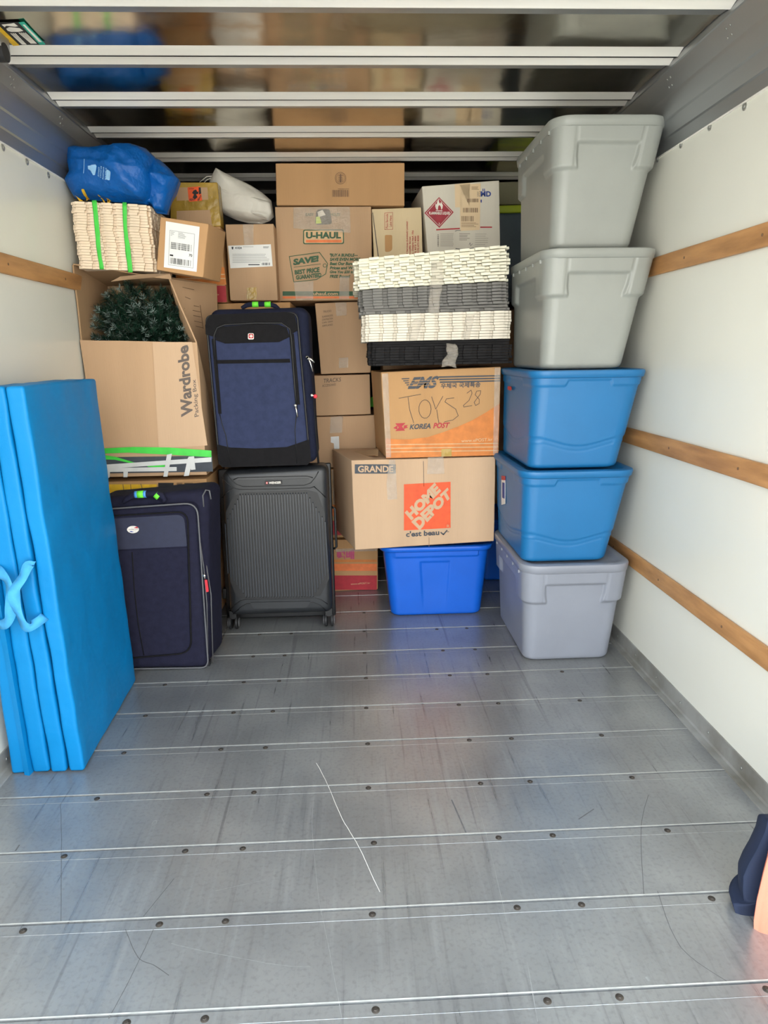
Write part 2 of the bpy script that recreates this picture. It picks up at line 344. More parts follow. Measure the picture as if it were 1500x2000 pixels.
def wall(name, X, s):
    o = struct(G().box(min(X, X+s*.03), max(X, X+s*.03), Y0, Y1, 0, ZW).out(name, 'wall')); return o
wl = wall('wall_left', XL, -1); wr = wall('wall_right', XR, 1)
struct(G().box(XL-.03, XR+.03, Y1, Y1+.03, -.06, 2.36).out('wall_back', 'roof'))
struct(G().box(XL-.03, XR+.03, Y0, Y1, 2.33, 2.36).out('ceiling', 'roof'))
def bolts(wallo, X, s, pxs):
    first = None
    for p in pxs:
        P = onx(p[0], p[1], X)
        if first is None:
            first = G().disc((0, 0, 0), (-s, 0, 0), .011, .003, 20, .2).disc((-s*.003, 0, 0), (-s, 0, 0), .006, .003, 14, .6).out('wall_bolt', 'bolt', None, smooth=True, auto=.6); o = first
        else: o = first.copy(); COL.objects.link(o)
        o.location = (X, P.y, P.z); o.parent = wallo
bolts(wr, XR, 1, ((1455, 208), (1387, 248), (1331, 283), (1285, 311))); bolts(wl, XL, -1, ((5, 288), (52, 316), (94, 342)))
# top rails: slightly canted aluminium sections from the wall panel up to the roll-up door track
def top_rail(name, s):
    X = XR if s > 0 else XL; xc = s*XC if s > 0 else -1.068
    pts = [(X-s*.004, ZW-.012), (X-s*.006, ZW+.03), (X-s*.012, ZW+.034), (X-s*.030, ZW+.075), (X-s*.036, ZW+.08), (X-s*.058, ZW+.125), (X-s*.062, ZW+.135), (xc+s*.004, ZC-.012), (xc, ZC-.01), (xc, ZC), (xc+s*.03, ZC+.14), (X+s*.03, ZC+.14), (X+s*.03, ZW-.012)]
    g = G().prism([(x, Y0, z) for x, z in pts], (0, Y1-Y0, 0)); o = struct(g.out(name, 'beam'))
    f = None
    for yj in (1.74, 2.12, 2.49, 2.87, 3.25):
        for (a, hh) in ((0, 0), (.022, 0), (.008, -.02), (.03, -.02)):
            if f is None: f = G().disc((0, 0, 0), (-s*.85, 0, -.5), .0035, .002, 10).out('rivet', 'bolt', None, smooth=True); q = f
            else: q = f.copy(); COL.objects.link(q)
            z = ZC-.03+hh; t = (z-(ZW+.135))/((ZC-.012)-(ZW+.135)); q.location = ((X-s*.062)*(1-t)+(xc+s*.004)*t-s*.0005, yj+a, z); q.parent = o
top_rail('trim_1', -1); top_rail('trim_2', 1)
# bright cover strip along the top edge of the wall panels
for nm, X, s in (('trim_3', XL, -1), ('trim_4', XR, 1)):
    struct(G().box(min(X-s*.0055, X), max(X-s*.0055, X), Y0, Y1, ZW-.017, ZW-.012).out(nm, 'lip'))
# wood tie rails
def wood(name, X, s, z0, z1):
    V, Fc = soft([(X-s*.014 if s > 0 else X, Y0, z0), (X if s > 0 else X+.014, Y0, z0), (X if s > 0 else X+.014, Y1, z0), (X-s*.014 if s > 0 else X, Y1, z0), (X-s*.014 if s > 0 else X, Y0, z1), (X if s > 0 else X+.014, Y0, z1), (X if s > 0 else X+.014, Y1, z1), (X-s*.014 if s > 0 else X, Y1, z1)], (1, 60, 2), .004, .0008, 3)
    o = struct(mesh(name, V, Fc, 'wood', None, smooth=True)); return o
for k, (z0, z1) in enumerate(((1.553, 1.618), (.897, .962), (.392, .457))):
    for s, X in ((-1, XL), (1, XR)):
        o = wood('trim_%d' % (5+k*2+(s > 0)), X, s, z0, z1)
        f = None
        for i in range(9):
            if f is None: f = G().disc((0, 0, 0), (-s, 0, 0), .0045, .0012, 12).out('rail_screw', 'brown_ink', None, smooth=True); q = f
            else: q = f.copy(); COL.objects.link(q)
            q.location = (X-s*.0142, 1.05+i*.46, (z0+z1)/2); q.parent = o
# floor angle along both walls
for nm, X, s in (('baseboard_left', XL, -1), ('baseboard_right', XR, 1)):
    pts = [(X, 0), (X, .066), (X-s*.005, .066), (X-s*.006, .012), (X-s*.010, .006), (X-s*.030, .005), (X-s*.031, 0)]
    o = struct(G().prism([(x, Y0, z) for x, z in pts], (0, Y1-Y0, 0)).out(nm, 'angle'))
    f = None
    for i in range(13):
        if f is None: f = G().disc((0, 0, 0), (-s, 0, 0), .005, .0025, 14).out('angle_screw', 'bolt', None, smooth=True); q = f
        else: q = f.copy(); COL.objects.link(q)
        q.location = (X-s*.0055, 1.2+i*.2, .035); q.parent = o
# roll-up door, open overhead: panels with rolled lips
DS = [.55, .925, 1.30, 1.675, 2.05, 2.425, 2.803, 3.18, 3.555, 3.93, 4.305]
door = struct(bpy.data.objects.new('door_1', None)); COL.objects.link(door); door.location = (0, 0, ZC)
door['label'] = 'open roll-up metal door overhead'
for i, (a, b) in enumerate(zip(DS, DS[1:])):
    z = ZC+.004; xa, xb = -XC-.008, XC
    pr = [(a+.004, z+.020), (a+.004, z+.010), (a+.008, z+.009), (a+.050, z-.004), (a+.057, z-.002), (a+.064, z+.002), (a+.110, z+.008), (b-.058, z+.008), (b-.056, z+.011), (b-.050, z+.010), (b-.012, z-.002), (b-.005, z+.001), (b-.004, z+.020)]
    def seg(lo, hi, nm, m, nx=1, am=0):
        V = []; Fc = []; P = pr[lo:hi+1]
        if am:
            ny = 8; P = [(P[0][0]+(P[-1][0]-P[0][0])*t/ny, P[0][1]) for t in range(ny+1)]
        for j in range(nx+1):
            x = xa+(xb-xa)*j/nx
            for y, zz in P:
                d = am*noise.noise(Vector((x*2.2, y*5, i*3.7)))*min(1, 4*min(y-P[0][0], P[-1][0]-y)/(P[-1][0]-P[0][0])) if am else 0
                V.append((x, y, zz+d))
        m_ = len(P)
        for j in range(nx):
            for k in range(m_-1): Fc.append((j*m_+k, j*m_+k+1, (j+1)*m_+k+1, (j+1)*m_+k))
        return mesh(nm, V, Fc, m, door, smooth=True, auto=.5)
    seg(0, 4, 'door_lip', 'lip'); seg(4, 6, 'door_flange', 'beam'); seg(7-1, 7, 'door_panel', 'door', 40, .0035); seg(7, 12, 'door_lip', 'lip')
    G().box(xa, xb, b-.0045, b+.0045, z+.0005, z+.02).out('door_gap_shade', 'rubber', door)  # black strip painting the shade in the gap between door sections
    sd = G().box(xa, xb, a, b, z+.03, z+.034); sd.out('door_backing', 'roof', door)
# warning sticker on the door panel (its lettering too small to read)
st_z = ZC+.004+.0035
def stq(pts): return [Vector((onz(x, y, st_z).x, onz(x, y, st_z).y, st_z)) for x, y in pts]
st = thing('warning_sticker', 'black sticker with yellow and teal bands on the overhead door panel', 'sticker', onz(40, 70, st_z))
def stp(nm, m, pts, k): 
    G().prism([p-Vector((0, 0, k*.0006)) for p in stq(pts)], (0, 0, -.0005)).out(nm, m, st)
stp('sticker_base', 'black', [(-30, 44), (36, 43), (78, 86), (36, 88)], 0)
stp('yellow_band', 'yel', [(-30, 26), (-8, 44), (38, 88), (26, 89), (-40, 28)], 1); stp('teal_band', 'teal', [(36, 43), (47, 42), (89, 86), (78, 87)], 1)
stp('white_arrow', 'wink', [(3, 47), (22, 45), (27, 44), (35, 50), (30, 51), (12, 49), (9, 52)], 2); stp('white_door_drawing', 'wink', [(12, 55), (18, 52), (38, 54), (45, 59), (36, 61), (22, 61), (15, 59)], 2)
g = G()
for k in range(3): g.prism([p-Vector((0, 0, .0012)) for p in stq([(20+k*4, 64), (22+k*4, 64), (46+k*3, 86), (43+k*3, 86)])], (0, 0, -.0004))
for k in range(4): g.prism([p-Vector((0, 0, .0012)) for p in stq([(36+k*4, 63), (38+k*4, 63), (63+k*3, 84), (60+k*3, 84)])], (0, 0, -.0004))
g.prism([p-Vector((0, 0, .0012)) for p in stq([(44, 47), (48, 47), (82, 81), (76, 81)])], (0, 0, -.0004))
g.out('white_lines', 'wink', st)
# door roller and bracket at the left track
dr = thing('door_roller', 'grey door roller with black bushing at the left track', 'roller', (-1.05, 2.27, 2.155))
G().tube([(-1.16, 2.285, 2.150), (-1.01, 2.285, 2.150)], .020, 18).out('roller_tube', 'beam', dr, smooth=True, auto=.7)
G().tube([(-1.012, 2.285, 2.150), (-.990, 2.285, 2.150)], .025, 18).out('bushing', 'rubber', dr, smooth=True, auto=.7)
G().box(-.998, -.992, 2.262, 2.318, 2.150, 2.200).out('bracket', 'beam', dr)
# ground behind the truck
gd = struct(G().box(-25, 25, -30, 12, -.95, -.9).out('ground', 'concrete'))

# ------------------------------------------------------------------ storage totes
def sstep(a, b, x): t = min(1, max(0, (x-a)/(b-a))); return t*t*(3-2*t)
def rrect(w_, l_, r, n):                           # points of a rounded rect starting front-left going right, (x, y, side, u)
    out = []
    segs = [((-w_/2+r, -l_/2), (w_/2-r, -l_/2), 'f'), ((w_/2, -l_/2+r), (w_/2, l_/2-r), 'r'), ((w_/2-r, l_/2), (-w_/2+r, l_/2), 'b'), ((-w_/2, l_/2-r), (-w_/2, -l_/2+r), 'l')]
    cs = [((w_/2-r, -l_/2+r), -90), ((w_/2-r, l_/2-r), 0), ((-w_/2+r, l_/2-r), 90), ((-w_/2+r, -l_/2+r), 180)]
    for (a, b, s), (c, a0) in zip(segs, cs):
        m = n[s]
        for k in range(m): t = k/m; out.append((a[0]+(b[0]-a[0])*t, a[1]+(b[1]-a[1])*t, s))
        for k in range(9): an = math.radians(a0+90*k/9); out.append((c[0]+r*math.cos(an), c[1]+r*math.sin(an), 'c'))
    return out
def tote(name, label, x0b, x1b, x0t, x1t, yf, yl, z0, z1, kind, m, group=None, yaw=0, lidh=.035, mlid=None):
    cx = (x0t+x1t)/2; cy = yf+yl/2; t = thing(name, label, 'storage bin', (cx, cy, z0), group)
    t.rotation_euler = (0, 0, yaw)
    wt = x1t-x0t-(.044 if kind == 'grey' else .036); wb = x1b-x0b; lt = yl-.036; lb = yl-.10 if kind != 'royal' else yl-.09; cxb = (x0b+x1b)/2-cx
    hb = z1-z0-lidh+.006; n = {'f': 90, 'b': 20, 'r': 24, 'l': 50}; NZ = 84; R = []
    pts = rrect(1, 1, .12, n)
    V = []; Fc = []
    for k in range(NZ+1):
        tt = k/NZ; e = max(0, 1-tt/.05); inset = .014*(1-math.sqrt(max(0, 1-e*e)))
        W = wb+(wt-wb)*tt; L_ = lb+(lt-lb)*tt; r = .045+.01*tt
        ring = rrect(W-2*inset, L_-2*inset, r, n)
        for (x, y, s) in ring:
            L2 = Vector((x, y)).normalized(); d = 0
            u = x if s in 'fb' else y; hw = (W if s in 'fb' else L_)/2; z = tt*hb
            front = s in 'fb' or (s == 'c')
            if kind == 'grey':
                zb = hb*.66; band = sstep(-.008, .008, z-zb)
                if s in 'fb':
                    hwid = hw*.60; zr = hb*.86
                    rec = sstep(-.006, .006, hwid-abs(x)-max(0, (zb+.04-z))*.15)*sstep(-.007, .007, zr-z)
                elif s in 'rl':
                    rec = sstep(-.006, .006, hw*.55-abs(y))*sstep(-.007, .007, hb*.84-z)
                else: rec = 0
                d = .013*band*(1-rec)
                if s in 'fb': d -= .002*sstep(-.004, .004, hwid+.012-abs(x))*sstep(-.004, .004, abs(x)-hwid)*(1 if z > zb else 0)
            elif kind == 'blue':
                lim = hb*.955-(.0 if s not in 'fb' else .0)
                tr = sstep(0, .014, hw*.45-abs(u)) if s != 'c' else 0
                d = .005*sstep(-.004, .004, z-(hb*.90+.022*tr))
                wz = hb*.30-(.018*math.cos(min(1, abs(u)/hw)*math.pi) if s != 'c' else -.018)
                d += .0035*sstep(-.003, .003, z-wz)
                for q in (.0, -.02): d -= .0018*math.exp(-((z-wz-q)/.003)**2)
            elif kind == 'royal':
                if s in 'fb': 
                    hwid = .075; g_ = sstep(-.006, .006, hwid-abs(x+.01)-.02*(1-z/hb))*sstep(-.006, .006, hb*.82-z); d = .007*sstep(-.004, .004, z-hb*.9)-.006*g_*sstep(0, .5, z/hb)
            nx, ny = (x, y)
            if s == 'f': nx, ny = x, y-d
            elif s == 'b': nx, ny = x, y+d
            elif s == 'r': nx, ny = x+d, y
            elif s == 'l': nx, ny = x-d, y
            else: nx, ny = x+math.copysign(d, x)*.8, y+math.copysign(d, y)*.8
            V.append(Vector((nx+cxb*(1-tt)+cx, ny+cy+(.0)*(1-tt), z0+z)))
        if k == 0: N = len(ring)
    for k in range(NZ):
        for i in range(N): Fc.append((k*N+i, k*N+(i+1) % N, (k+1)*N+(i+1) % N, (k+1)*N+i))
    Fc.append(tuple(range(N)))
    mesh('tote_body', V, Fc, m, t, smooth=True, auto=.9)
    # lid
    lp = [(-.004, -lidh+.004), (.0125, -lidh), (.0165, -lidh+.003), (.0205, -.010), (.0185, -.003), (.011, 0), (-.012, 0), (-.020, -.004), (-.026, -.010), (-.05, -.011)]
    V = []; Fc = []; nn = {'f': 8, 'b': 8, 'r': 8, 'l': 8}; NZ = len(lp)
    for (o_, dz) in lp:
        ring = rrect(wt+2*o_, lt+2*o_, .058+max(o_, -.03), nn); N = len(ring)
        V += [Vector((cx+x, cy+y, z1+dz)) for x, y, s in ring]
    for k in range(NZ-1):
        for i in range(N): Fc.append((k*N+i, k*N+(i+1) % N, (k+1)*N+(i+1) % N, (k+1)*N+i))
    Fc.append(tuple(range((NZ-1)*N, NZ*N)))
    mesh('lid', V, Fc, mlid or m, t, smooth=True, auto=.9)
    if kind == 'grey':
        for sx_ in (-.33, .33, -.16, .40):
            G().box(cx+wt*sx_-.006, cx+wt*sx_+.006, yf+.012, yf+.017, z1-lidh-.009, z1-lidh+.002).out('lid_clip', m, t)
        for kk in range(5):
            yy = yf+.07+kk*.11; G().box(x0t+.004, x0t+.012, yy, yy+.012, z1-lidh-.011, z1-lidh+.002).out('lid_clip', m, t)
    return t
tote('storage_tote', 'slate grey storage tote on the floor at the bottom of the right stack', .693, 1.060, .655, 1.120, 2.60, .62, 0, .437, 'grey', 'gtoted', yaw=.0, lidh=.038)
t2 = tote('storage_tote', 'blue storage tote with a sticker on its side, lower of two blue ones', .672, 1.022, .645, 1.108, 2.60, .62, .437, .822, 'blue', 'btote', lidh=.030)
t3 = tote('storage_tote', 'upper blue storage tote with small red oval badge, under the grey totes', .685, 1.045, .672, 1.130, 2.60, .62, .824, 1.209, 'blue', 'btote', lidh=.030)
tote('storage_tote', 'light grey storage tote standing on the upper blue tote', .722, 1.040, .700, 1.140, 2.60, .62, 1.212, 1.646, 'grey', 'gtote', lidh=.036)
tote('storage_tote', 'light grey storage tote at the very top of the right stack under the rail', .742, 1.043, .715, 1.143, 2.60, .62, 1.648, 2.085, 'grey', 'gtote', lidh=.036)
def side_patch(root, nm, m, pts, X, k=0, th=.0015):   # patch on the left side of the right-hand totes
    P = [onx(x, y, X) for x, y in pts]; G().prism([p-Vector((k*.001, 0, 0)) for p in P], (-th, 0, 0)).out(nm, m, root)
side_patch(t2, 'sticker', 'paper', [(980, 929), (987, 930), (987, 984), (980, 986)], .660); side_patch(t2, 'red_sticker_top', 'red_ink', [(980, 929), (987, 930), (987, 938), (980, 937)], .658)
side_patch(t2, 'blue_sticker_print', 'blue_ink', [(981.5, 942), (985.5, 943), (985.5, 974), (981.5, 972)], .658)
side_patch(t3, 'oval_badge', 'red_ink', rquad([(992, 754), (999, 755), (999, 763), (992, 761)], 2.5), .676)
tote('storage_tote', 'royal blue storage tote on the floor under the large orange-logo carton', .158, .610, .105, .661, 3.155, .43, 0, .368, 'royal', 'rtote', lidh=.026)
tote('storage_tote', 'second royal blue tote in shadow behind, beside the slate grey tote', .70, 1.05, .66, 1.09, 3.66, .42, 0, .37, 'royal', 'rtote', lidh=.026)

# ------------------------------------------------------------------ cartons
# Home improvement store carton
Yh = 3.14
c = carton('moving_carton', 'large tan moving carton with an orange square logo on the blue tote', [(686, 899), (968, 892), (965, 1057), (694, 1074)], Yh, .40, 'card2', dx=-.10, dz=0)
P = Prints(c, Yh)
P.rect('slate', 693, 907, 773, 925); P.t2('card2', 'GRANDE', 699, 909.5, 768, 922.5, bold=.03)
P.poly('hd', [(789, 946), (880, 941), (880, 1031), (789, 1036)])
P.text('card2', 'HOME', [(790, 1001), (849, 942), (862, 959), (804, 1017)], bold=.065); P.text('card2', 'DEPOT', [(803, 1019), (874, 952), (883, 969), (820, 1036)], bold=.06)
P.text('slate', "c'est beau", [(793, 1038), (858, 1034), (858, 1045), (793, 1049)], bold=.03)
P.line('slate', [(861, 1040), (866, 1044), (873, 1036)], 2.4); P.rect('slate', 873, 1038, 877, 1039); P.text('tan_ink', 'R', [(873, 1025), (878, 1025), (878, 1030), (873, 1030)])
P.line('grey_ink', [(827, 901), (828, 950)], .9, 'centre_seam'); P.line('brown_ink', [(838, 1068), (838, 1050)], .6, 'centre_seam')
P.done()
strip(c, 'packing_tape', 'tape', [(760, 898), (772, 898), (776, 975), (757, 976), (755, 945)], Yh, lift=.0034); strip(c, 'packing_tape', 'tape', [(836, 893), (866, 892), (868, 925), (834, 926)], Yh, lift=.0034)
side = [at(690, 1000, Yh)]
V, Fc = soft([at(671, 893, 3.52), at(738, 890, 3.16), at(738, 880, 3.22), at(678, 884, 3.54), at(670, 889, 3.52), at(738, 888, 3.155), at(738, 878, 3.22), at(674, 882, 3.54)], (8, 3, 1), .001, .008, 9)
mesh('torn_flap', V, Fc, 'cardin', c, smooth=True)
# Korea Post EMS carton
Ye = 3.13
e = carton('postal_carton', 'orange and tan postal carton marked TOYS 28 under the foam tiles', [(744, 727), (979, 716), (973, 888), (754, 894)], Ye, .38, 'card3', dx=-.035)
P = Prints(e, Ye)
P.poly('ems_or', [(753, 856), (775, 858), (801, 858), (835, 854), (866, 844), (895, 833), (922, 821), (950, 805), (976, 788), (973, 889), (754, 895)])
for k, y in enumerate((865, 872, 879)): P.poly('tan_ink', [(754, y+3), (974, y), (974, y+1.6), (754, y+4.6)], k=1)
for y in (737, 742, 747): P.poly('slate', [(857+(y-737)*.2, y-2), (978, y-4.5), (978, y-2), (857+(y-737)*.2, y+1)])
P.text('slate', 'EMS', [(802, 737), (858, 734), (855, 758), (796, 760)], bold=.04, shear=.3)
for i in range(5):
    y = 739+i*4; P.poly('slate', [(784+i*3.2, y), (800-i*.2, y-.6), (799-i*.2, y+1.4), (785+i*3.2, y+2)])
for y in (743, 748, 753): P.poly('card3', [(798, y), (857, y-1.5), (857, y-.6), (798, y+.9)], k=3)
P.text('slate', '우체국 국제특송', [(861, 749), (939, 745), (938, 756), (861, 759)], bold=.02)
P.line('pen', [(779, 778), (822, 770)], 1); P.line('pen', [(797, 776), (800, 800), (808, 826)], 1)
P.line('pen', [(830+12*math.cos(a*.42), 799+18*math.sin(a*.42)) for a in range(16)], 1)
P.line('pen', [(843, 775), (851, 799), (865, 774)], 1); P.line('pen', [(853, 800), (857, 826)], 1)
P.line('pen', [(887, 777), (872, 779), (869, 785), (890, 799), (895, 812), (885, 820), (868, 824)], 1)
P.line('pen', [(912, 768), (920, 762), (922, 768), (916, 782), (905, 792), (906, 795), (922, 792)], 1)
P.line('pen', [(939, 763), (931, 764), (928, 771), (936, 780), (936, 788), (929, 792), (926, 786), (931, 779), (938, 770), (939, 763)], 1)
P.text('slate', 'KOREA', [(801, 829), (842, 826.5), (841, 837), (800, 839)], bold=.03, shear=.15); P.text('red_ink', 'POST', [(847, 826), (879, 825), (877, 835.5), (846, 837)], bold=.035, shear=.15)
P.poly('red_ink', [(772, 827), (792, 826), (785, 833), (791, 841), (772, 842), (779, 835)]); P.poly('red_ink', [(768, 836), (776, 831), (776, 839)]); P.poly('red_ink', [(789, 831), (797, 830), (794, 833), (797, 835), (788, 838)])
P.text('tan_ink', 'www.ePOST.kr', [(901, 858), (962, 855), (962, 861), (901, 864)], bold=.005)
P.done()
strip(e, 'packing_tape', 'tape', [(746, 730), (758, 729), (764, 893), (754, 894)], Ye, lift=.004); strip(e, 'packing_tape', 'tape', [(966, 718), (977, 718), (972, 888), (963, 888)], Ye, lift=.004)
strip(e, 'brown_tape_patch', 'ytape', [(862, 877), (882, 876), (882, 891), (862, 892)], Ye, lift=.004)
# the column of cartons behind, from the floor up
def postal_red(c, Y, x0, x1, y1, txt=None, url=None):
    P = Prints(c, Y); P.rect('crim', x0, y1-29, x1, y1-1); P.rect('orange_ink', x0, y1-52, x1, y1-38)
    P.rect('ems_or', x0, y1-60, x1, y1-55)
    if txt: P.text('magenta', txt[0], txt[1], bold=.05)
    if url: P.text('tan_ink', 'www.ePOST.kr', url)
    P.done()
Yc = 3.60
c = carton('postal_carton', 'red and orange postal carton on the floor between black suitcase and blue tote', [(600, 1056), (738, 1052), (738, 1151), (600, 1157)], Yc, .40, 'card3')
postal_red(c, Yc, 602, 736, 1153, ('택배', [(658, 1077), (692, 1074), (692, 1092), (658, 1095)]), [(685, 1139), (723, 1137), (723, 1140), (685, 1142.5)])
strip(c, 'packing_tape', 'tape', [(655, 1072), (737, 1070), (737, 1076), (655, 1078)], Yc, lift=.004)
c = carton('postal_carton', 'red postal carton second from the floor, half hidden by the orange-logo carton', [(600, 918), (735, 914), (738, 1048), (600, 1052)], Yc, .40, 'card3')
postal_red(c, Yc, 602, 735, 1046, ('소포', [(654, 951), (668, 950), (668, 966), (654, 967)]))
strip(c, 'packing_tape', 'tape', [(648, 918), (665, 918), (667, 985), (650, 985)], Yc, lift=.004)
c = carton('cardboard_box', 'tan cardboard box with shiny tape strip, third below the handwritten boxes', [(600, 815), (731, 811), (737, 911), (600, 915)], Yc, .40, 'card', dx=.02)
strip(c, 'packing_tape', 'tape', [(646, 814), (670, 813), (668, 845), (644, 846)], Yc, lift=.003); strip(c, 'white_tape', 'wtape', [(646, 853), (662, 852), (664, 912), (655, 912), (652, 866), (646, 864)], Yc, lift=.003)
c = carton('cardboard_box', 'low tan box handwritten TRACKS beside the blue suitcase', [(600, 734), (722, 731), (724, 809), (600, 813)], Yc, .40, 'card')
P = Prints(c, Yc); P.text('pen', 'TRACKS', [(632, 740), (666, 737), (666, 745), (632, 748)], shear=.1); P.text('pen', 'ACCESSORIES', [(629, 751), (656, 749), (656, 753), (629, 756)], shear=.2); P.done()
c = carton('cardboard_box', 'tall tan box handwritten TRUCKS under the moving carton with green print', [(615, 592), (728, 588), (724, 728), (627, 731)], Yc, .40, 'card')
P = Prints(c, Yc); P.text('pen', 'TRUCKS', [(631, 607), (647, 605), (647, 609), (631, 611)])
for k, s in enumerate(('GARAGES', 'CONSTRUCTION', 'CARS, VANS', 'AIRPLANES')): P.text('pen', s, [(629, 617+k*6), (650, 614+k*6), (650, 617.5+k*6), (629, 620.5+k*6)])
P.done()
strip(c, 'packing_tape', 'tape', [(655, 591), (677, 590), (677, 616), (657, 617)], Yc, lift=.003); strip(c, 'packing_tape', 'tape', [(662, 699), (680, 698), (680, 718), (662, 719)], Yc, lift=.003)
# moving-company carton
Yu = 3.55
c = carton('moving_carton', 'moving carton with green and orange print and price tag drawing', [(537, 404), (725, 403), (728, 585), (546, 588)], Yu, .42, 'card')
P = Prints(c, Yu)
P.poly('green_ink', rquad([(592, 448.5), (671.5, 448), (672, 476.5), (592, 477)], 4)); P.poly('tan_ink', rquad([(594, 450.5), (669.5, 450), (670, 474.5), (594, 475)], 3), k=1)
P.t2('green_ink', 'U-HAUL', 597.5, 453, 666, 466, bold=.05, k=2); P.rect('orange_ink', 597.5, 468.5, 667, 473.5, k=2)
P.t2('green_ink', 'EASY', 597, 416, 613, 422, bold=.01); P.t2('green_ink', 'HOLES', 645, 416, 664, 422, bold=.01)
tg = [(565, 501), (624, 493), (640, 515), (636, 535), (618, 546), (574, 551)]
P.line('green_ink', tg+[tg[0]], 1.4); P.line('green_ink', [(574, 522), (626, 515.5)], 1)
P.line('green_ink', [(634.5+3.5*math.cos(a*.7), 518.5+3.5*math.sin(a*.7)) for a in range(10)], 1)
P.text('green_ink', 'SAVE!', [(571, 506), (622, 498.5), (624, 510.5), (573, 518.5)], bold=.06, shear=.15)
P.text('green_ink', 'BEST PRICE', [(574, 528), (624, 521.5), (625, 531.5), (576, 536.5)], bold=.05, shear=.15); P.text('green_ink', 'GUARANTEED', [(577, 538), (627, 532.5), (628, 541), (579, 546.5)], bold=.05, shear=.15)
for k, s in enumerate(('"BUY A BUNDLE\u2014', 'SAVE EVEN MORE', 'Beat Our Bundle', "Prices and We'll", 'Give You $20 in', 'FREE Boxes!')):
    wd = (55, 60, 52, 54, 46, 40)[k]; y = 495+k*8.3; P.t2('green_ink', s, 644, y, 644+wd, y+6.4, bold=.045, shear=.2)
P.rect('green_ink', 552, 569, 728, 577.5); P.t2('tan_ink', 'uhaul.com', 612, 570.5, 660, 576.5, bold=.02); P.rect('orange_ink', 552, 579, 728, 583)
P.poly('black', rquad([(618, 409), (644, 408), (649, 438), (615, 439)], 7), 'hand_hole'); P.poly('wink', [(620, 414), (630, 410), (636, 420), (622, 424)], 'hand_hole', 1); P.poly('lid_y', [(617, 424), (624, 422), (628, 436), (617, 437)], 'hand_hole', 1)
P.done()
strip(c, 'packing_tape', 'tape', [(573, 405), (683, 404), (685, 455), (573, 446)], Yu, lift=.004); strip(c, 'packing_tape', 'tape', [(574, 551), (612, 549), (612, 586), (578, 587)], Yu, lift=.004); strip(c, 'packing_tape', 'tape', [(664, 540), (682, 540), (682, 583), (662, 585)], Yu, lift=.004)
# wide carton on top
Yt = 3.55
c = carton('cardboard_box', 'wide kraft box with round stamp and barcode, topmost under the ceiling', [(538, 319), (790, 318), (790, 402), (540, 400.5)], Yt, .42, 'kraft')
P = Prints(c, Yt); P.line('brown_ink', [(665+10.5*math.cos(a*.3142), 348+11.5*math.sin(a*.3142)) for a in range(21)], .8); P.line('brown_ink', [(665+8*math.cos(a*.3142), 348+9*math.sin(a*.3142)) for a in range(21)], .5)
P.lines('brown_ink', 661, 341, 670, 355, 4, 1.2); P.rect('brown_ink', 664, 340, 666.5, 356); P.bars('brown_ink', 649, 371, 682.5, 384.5); P.lines('brown_ink', 660, 368, 682, 370, 1, .8, rag=0); P.done()
# cream records box
Yr = 3.56
c = carton('records_box', 'narrow cream box with a hand hole and red sideways print', [(726, 408), (823, 405), (829, 587), (734, 587)], Yr, .20, 'cream')
P = Prints(c, Yr); P.poly('grey_ink', [(727, 415), (728.5, 415), (740, 502), (738, 502)], 'flap_seam')
P.poly('card3', rquad([(751.5, 459), (766, 459), (766, 488), (760, 492), (752, 492)], 3), 'hand_hole')
P.line('red_ink', [(751.5, 416), (767, 415), (767, 448), (751.5, 448.5), (751.5, 416)], .6)
P.text('red_ink', 'Place Barcode', [(753.5, 446), (753.5, 418), (758, 418), (758, 446)]); P.text('red_ink', 'Label Here', [(760.5, 443), (760.5, 421), (765, 421), (765, 443)])
for k, (s, y0) in enumerate((('Record Services (Limited) Limited', 433), ('100 Piccadilly Street', 462), ('London, Ontario N6A 1R6', 450), ('1 (519) 673 1400', 461), ('Fax 1 (519) 673 8200', 460))):
    x = 793.5+k*5.4; P.text('red_ink', s, [(x, 510), (x, y0), (x+4, y0), (x+4, 510)], bold=.02)
P.done()
# flammable liquid box
Yf = 3.55
c = carton('chemical_box', 'white box with a red flammable liquid diamond and beige shipping label', [(824, 364), (975, 352), (979, 585), (843, 585)], Yf, .40, 'white', dx=-.02)
P = Prints(c, Yf); P.poly('flam', [(857.5, 385), (886, 414.5), (858, 445), (829, 416)]); P.line('wink', [(857.5, 388), (882.5, 414.5), (858, 441.5), (832.5, 416), (857.5, 388)], .6, k=1)
P.t2('wink', 'FLAMMABLE LIQUID', 838, 413.5, 879, 420, bold=.03, k=2)
P.poly('wink', [(852, 409), (850, 403), (851, 397), (853, 400), (854, 394), (857, 389), (857.5, 395), (860, 398), (861.5, 394), (865, 401), (864, 407), (862, 410), (861, 404), (858, 400), (856, 403), (855, 410)], k=1)
P.rect('wink', 851, 411, 864, 412.3, k=1); P.t2('wink', '3', 856.5, 435, 859, 439, k=1)
P.poly('cream_paper', [(898, 361), (939, 358), (937, 449), (899, 451)], 'shipping_label'); P.poly('cream_paper', [(888, 360), (918, 357), (917, 405), (889, 405)], 'beige_tape')
P.bars('brown_ink', 913, 388, 935, 395, 'label_barcode', k=2); P.bars('brown_ink', 904, 406, 935, 415, 'label_barcode', k=2); P.bars('brown_ink', 901, 422, 925, 432.5, 'label_barcode', k=2)
P.lines('brown_ink', 921, 364, 938, 371, 3, .8, k=2); P.lines('brown_ink', 901, 434, 936, 444, 4, .7, k=2, rag=.6)
P.t2('blue_ink', 'EMD', 932, 373.5, 959, 384, bold=.04, k=0); P.rect('blue_ink', 942.5, 368.5, 944, 374); P.rect('blue_ink', 945.5, 368.5, 947, 374); P.rect('blue_ink', 938.5, 390, 941, 395.5)
